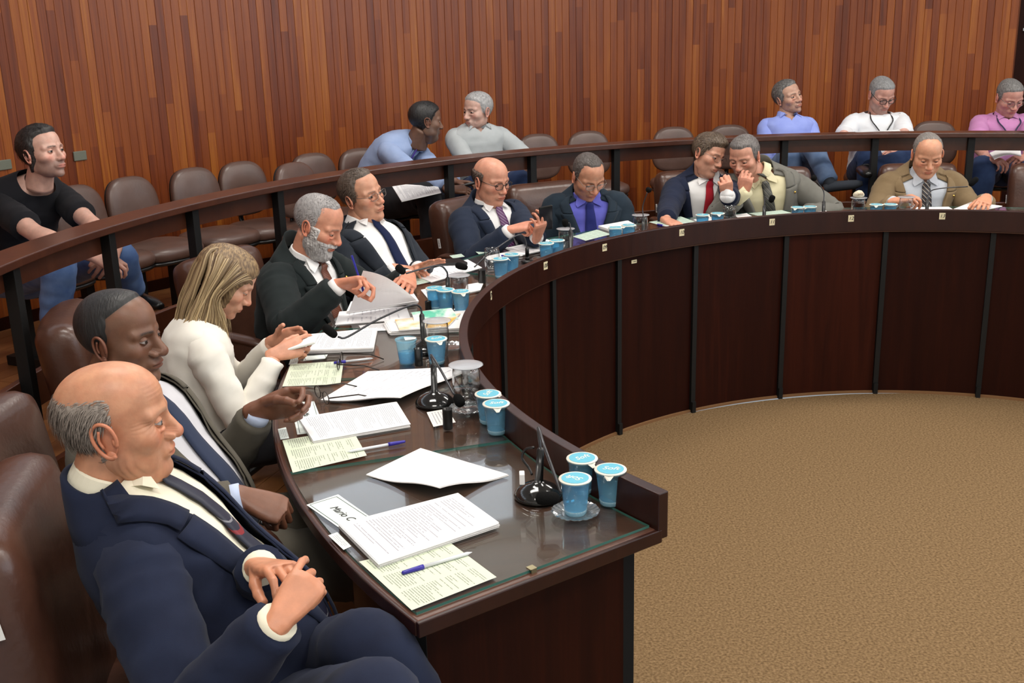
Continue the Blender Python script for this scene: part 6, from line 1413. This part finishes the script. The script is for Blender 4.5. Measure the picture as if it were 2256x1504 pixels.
def mic(base, stem, path, foam, label, dome=True, rr=.0035, ftilt=None):
    t = empty('desk_microphone', base, label, 'microphone'); b = Vector(base)
    if dome:
        bm = bmesh.new(); lathe(bm, [(.056, 0), (.0575, .004), (.055, .010), (.044, .021), (.028, .030), (.016, .034), (.014, .037), (.001, .037)], 36); obj('base', bm, mat('gloss_black', (.008, .008, .008), .12, coat=.5), t, True)
    else:
        bm = bmesh.new(); lathe(bm, [(.030, 0), (.031, .006), (.02, .012), (.001, .012)], 24); obj('base', bm, BLKM, t, True)
    s = Vector(stem)-b; bm = bmesh.new(); tube(bm, [Vector((0, 0, .01)), s*.18+Z*.02, s*.3, s*.95, s], [.014 if dome else .011, .0095, .0098, .0088, .005], 14); obj('stem', bm, BLKM, t, True)
    pts = [s*.97]+[Vector(p)-b for p in path]; bm = bmesh.new(); Q = spline(pts, 14*len(pts)) if len(pts) > 2 else pts; tube(bm, [V3(q) for q in Q], rr, 8); obj('gooseneck', bm, mat('gooseneck_grey', (.06, .06, .065), .3, .6), t, True)
    a, c = Vector(foam[0])-b, Vector(foam[1])-b; d = (c-a).normalized(); bm = bmesh.new(); tube(bm, [a, a+d*.006, a+(c-a)*.3, a+(c-a)*.7, a+(c-a)*.92, c], [.006, .012, .0145, .0155, .012, .004], 14); obj('foam_head', bm, FOAM, t, True)
    return t
def low_path(pts): return [atD(x, y, D) for x, y, D in pts]
b = at(1186, 1092, TZ); Db = (b-Vector((0, 0, CAMH))).dot(_fw)
m_ = mic(b, atD(1191, 985, Db-.03), low_path([(1186, 942, Db-.03), (1200, 985, Db-.09), (1236, 1085, Db-.15)]), (atD(1232, 1096, Db-.16), atD(1180, 1098, Db-.17)), 'black microphone with a domed base nearest the camera', rr=.0036)
bm = bmesh.new(); box(bm, (0, 0, 0), (.012, .024, .026)); o = bev(obj('white_tag', bm, P_BLANK, m_), .002); o.location = atD(1150, 1052, Db-.06)-b
bm = bmesh.new(); tube(bm, [V3(q) for q in spline([atD(1176, 985, Db-.02)-b, atD(1158, 990, Db)-b, atD(1150, 1008, Db)-b, atD(1165, 1030, Db)-b, atD(1172, 1045, Db-.01)-b], 20)], .0032, 8); obj('cable', bm, BLKM, m_, True)
b = at(958, 888, TZ); Db = (b-Vector((0, 0, CAMH))).dot(_fw)
mic(b, atD(955, 800, Db-.02), low_path([(950, 782, Db-.02), (968, 810, Db-.08), (1000, 868, Db-.15)]), (atD(1004, 870, Db-.15), atD(1018, 893, Db-.17)), 'black microphone with a domed base in front of the olive-suited man', rr=.0036)
b = at(935, 772, TZ); Db = (b-Vector((0, 0, CAMH))).dot(_fw)
mic(b, atD(929, 690, Db-.02), low_path([(925, 676, Db-.03), (903, 673, Db-.06), (830, 705, Db-.12), (765, 742, Db-.18), (745, 742, Db-.2)]), (atD(741, 741, Db-.2), atD(712, 717, Db-.2)), 'black gooseneck microphone arching left towards the blonde woman')
b = at(988, 672, TZ); Db = (b-Vector((0, 0, CAMH))).dot(_fw)
mic(b, atD(986, 610, Db-.02), low_path([(984, 598, Db-.03), (968, 585, Db-.05), (930, 592, Db-.1), (895, 602, Db-.15)]), (atD(892, 602, Db-.15), atD(873, 585, Db-.15)), 'black gooseneck microphone arching towards the bearded man', dome=False)
b = at(1162, 577, TZ); Db = (b-Vector((0, 0, CAMH))).dot(_fw)
mic(b, atD(1161, 545, Db-.02), low_path([(1155, 524, Db-.03), (1138, 519, Db-.06), (1080, 557, Db-.15), (1045, 588, Db-.2)]), (atD(1030, 590, Db-.2), atD(1003, 583, Db-.2)), 'black gooseneck microphone in front of the bald man with the phone', dome=False)
def farmic(x, y, off, pts, foam, label):
    b = on(x, y, off); D = (b-Vector((0, 0, CAMH))).dot(_fw); mic(b, atD(pts[0][0], pts[0][1], D), [atD(q[0], q[1], D-.02*i) for i, q in enumerate(pts[1:])], (atD(foam[0][0], foam[0][1], D-.06), atD(foam[1][0], foam[1][1], D-.07)), label, dome=False, rr=.003)
farmic(1258, 530, .12, [(1257, 505), (1255, 492), (1247, 492)], ((1246, 500), (1244, 482)), 'short black microphone in front of the man in a blue shirt')
farmic(1418, 500, .14, [(1418, 480), (1416, 455), (1426, 424)], ((1427, 424), (1431, 413)), 'slim grey microphone left of the young man with a red tie')
farmic(1684, 477, .1, [(1684, 452), (1686, 434), (1698, 446)], ((1697, 446), (1704, 430)), 'black microphone in front of the man with his hand at his mouth')
farmic(1815, 466, .1, [(1815, 442), (1814, 420), (1796, 396)], ((1797, 397), (1790, 388)), 'black microphone near the number 12')
farmic(2043, 463, .1, [(2043, 438), (2050, 421), (2080, 414), (2132, 411)], ((2136, 409), (2154, 391)), 'black microphone near the number 13, its head turned to the right')
def cyl(p, label, r=.0135, h=.058):
    bm = bmesh.new(); lathe(bm, [(r*.9, 0), (r, .002), (r, h-.002), (r*1.04, h), (r*.8, h), (r*.78, .02), (.001, .02)], 20); o = obj('black_holder', bm, BLKM, None, True); o.location = p; tag(o, label, 'holder')
    bm = bmesh.new(); lathe(bm, [(r*1.05, h*.98), (r*1.07, h), (r*.9, h)], 20, cap0=False); obj('holder_rim', bm, mat('dark_trim', (.03, .03, .03), .3), o, True)
cyl(at(987, 944, TZ), 'black cylindrical holder below the second microphone'); cyl(at(923, 805, TZ), 'black cylindrical holder left of the cup before the third microphone'); cyl(at(964, 672, TZ+.0)+Vector((-.03, -.09, 0)), 'short black holder before the three cups facing the bearded man', .0125, .04)
cyl(at(1062, 624, TZ), 'black holder left of the pair of cups before the number 08', .016, .06); cyl(on(1565, 487, .09), 'small black holder between the two cups right of the number 10', .012, .04)

# --- things held
def phone(c, u, v, m, label, s=(.068, .135, .009)):
    u = Vector(u).normalized(); v = (Vector(v)-u*Vector(v).dot(u)).normalized(); w_ = u.cross(v); M = Matrix(((u.x, v.x, w_.x), (u.y, v.y, w_.y), (u.z, v.z, w_.z))).to_4x4()
    bm = bmesh.new(); box(bm, (0, 0, 0), s); o = bev(obj('phone', bm, m), .004); o.matrix_world = Matrix.Translation(c) @ M; tag(o, label, 'phone')
    bm = bmesh.new(); box(bm, (0, 0, s[2]/2), (s[0]*.88, s[1]*.84, .0008)); obj('screen', bm, mat('phone_screen', (.02, .02, .025), .08), o)
phone(at(655, 758, 1.0), (0, 1, .1), (1, 0, .25), WHITEP, 'white phone in the hands of the blonde woman')
phone(PH6+Vector((.045, -.05, .10)), (.8, .2, .1), (.1, -.4, 1), BLKM, 'black phone held up by the bald man in dark-rimmed glasses')
phone(atD(1022, 408, 6.4), (0, 1, 0), (1, 0, .2), BLKM, 'black phone in the hands of the man in a light blue shirt')
o = slab('lap_papers', [atD(860, 405, 6.3), atD(885, 445, 6.1), atD(972, 425, 6.15), atD(965, 412, 6.35)], .004, P_PRINT, n=4); tag(o, 'printed papers on the lap of the man in a light blue shirt', 'papers')
o = slab('open_booklet', [atD(2180, 338, 6.95), atD(2190, 352, 6.8), atD(2250, 345, 6.8), atD(2248, 330, 6.95)], .004, P_BLANK, n=8, hf=lambda u, v: .02*abs(math.sin(PI*v))); tag(o, 'open white booklet in the hands of the man in a pink shirt', 'booklet')
o = slab('resting_sheet', [atD(1880, 293, 6.95), atD(1885, 291, 6.9), atD(1985, 290, 6.9), atD(1980, 286, 7.0)], .002, P_BLANK, n=2); tag(o, 'white sheet on the handrail in front of the man in a white T-shirt', 'paper')
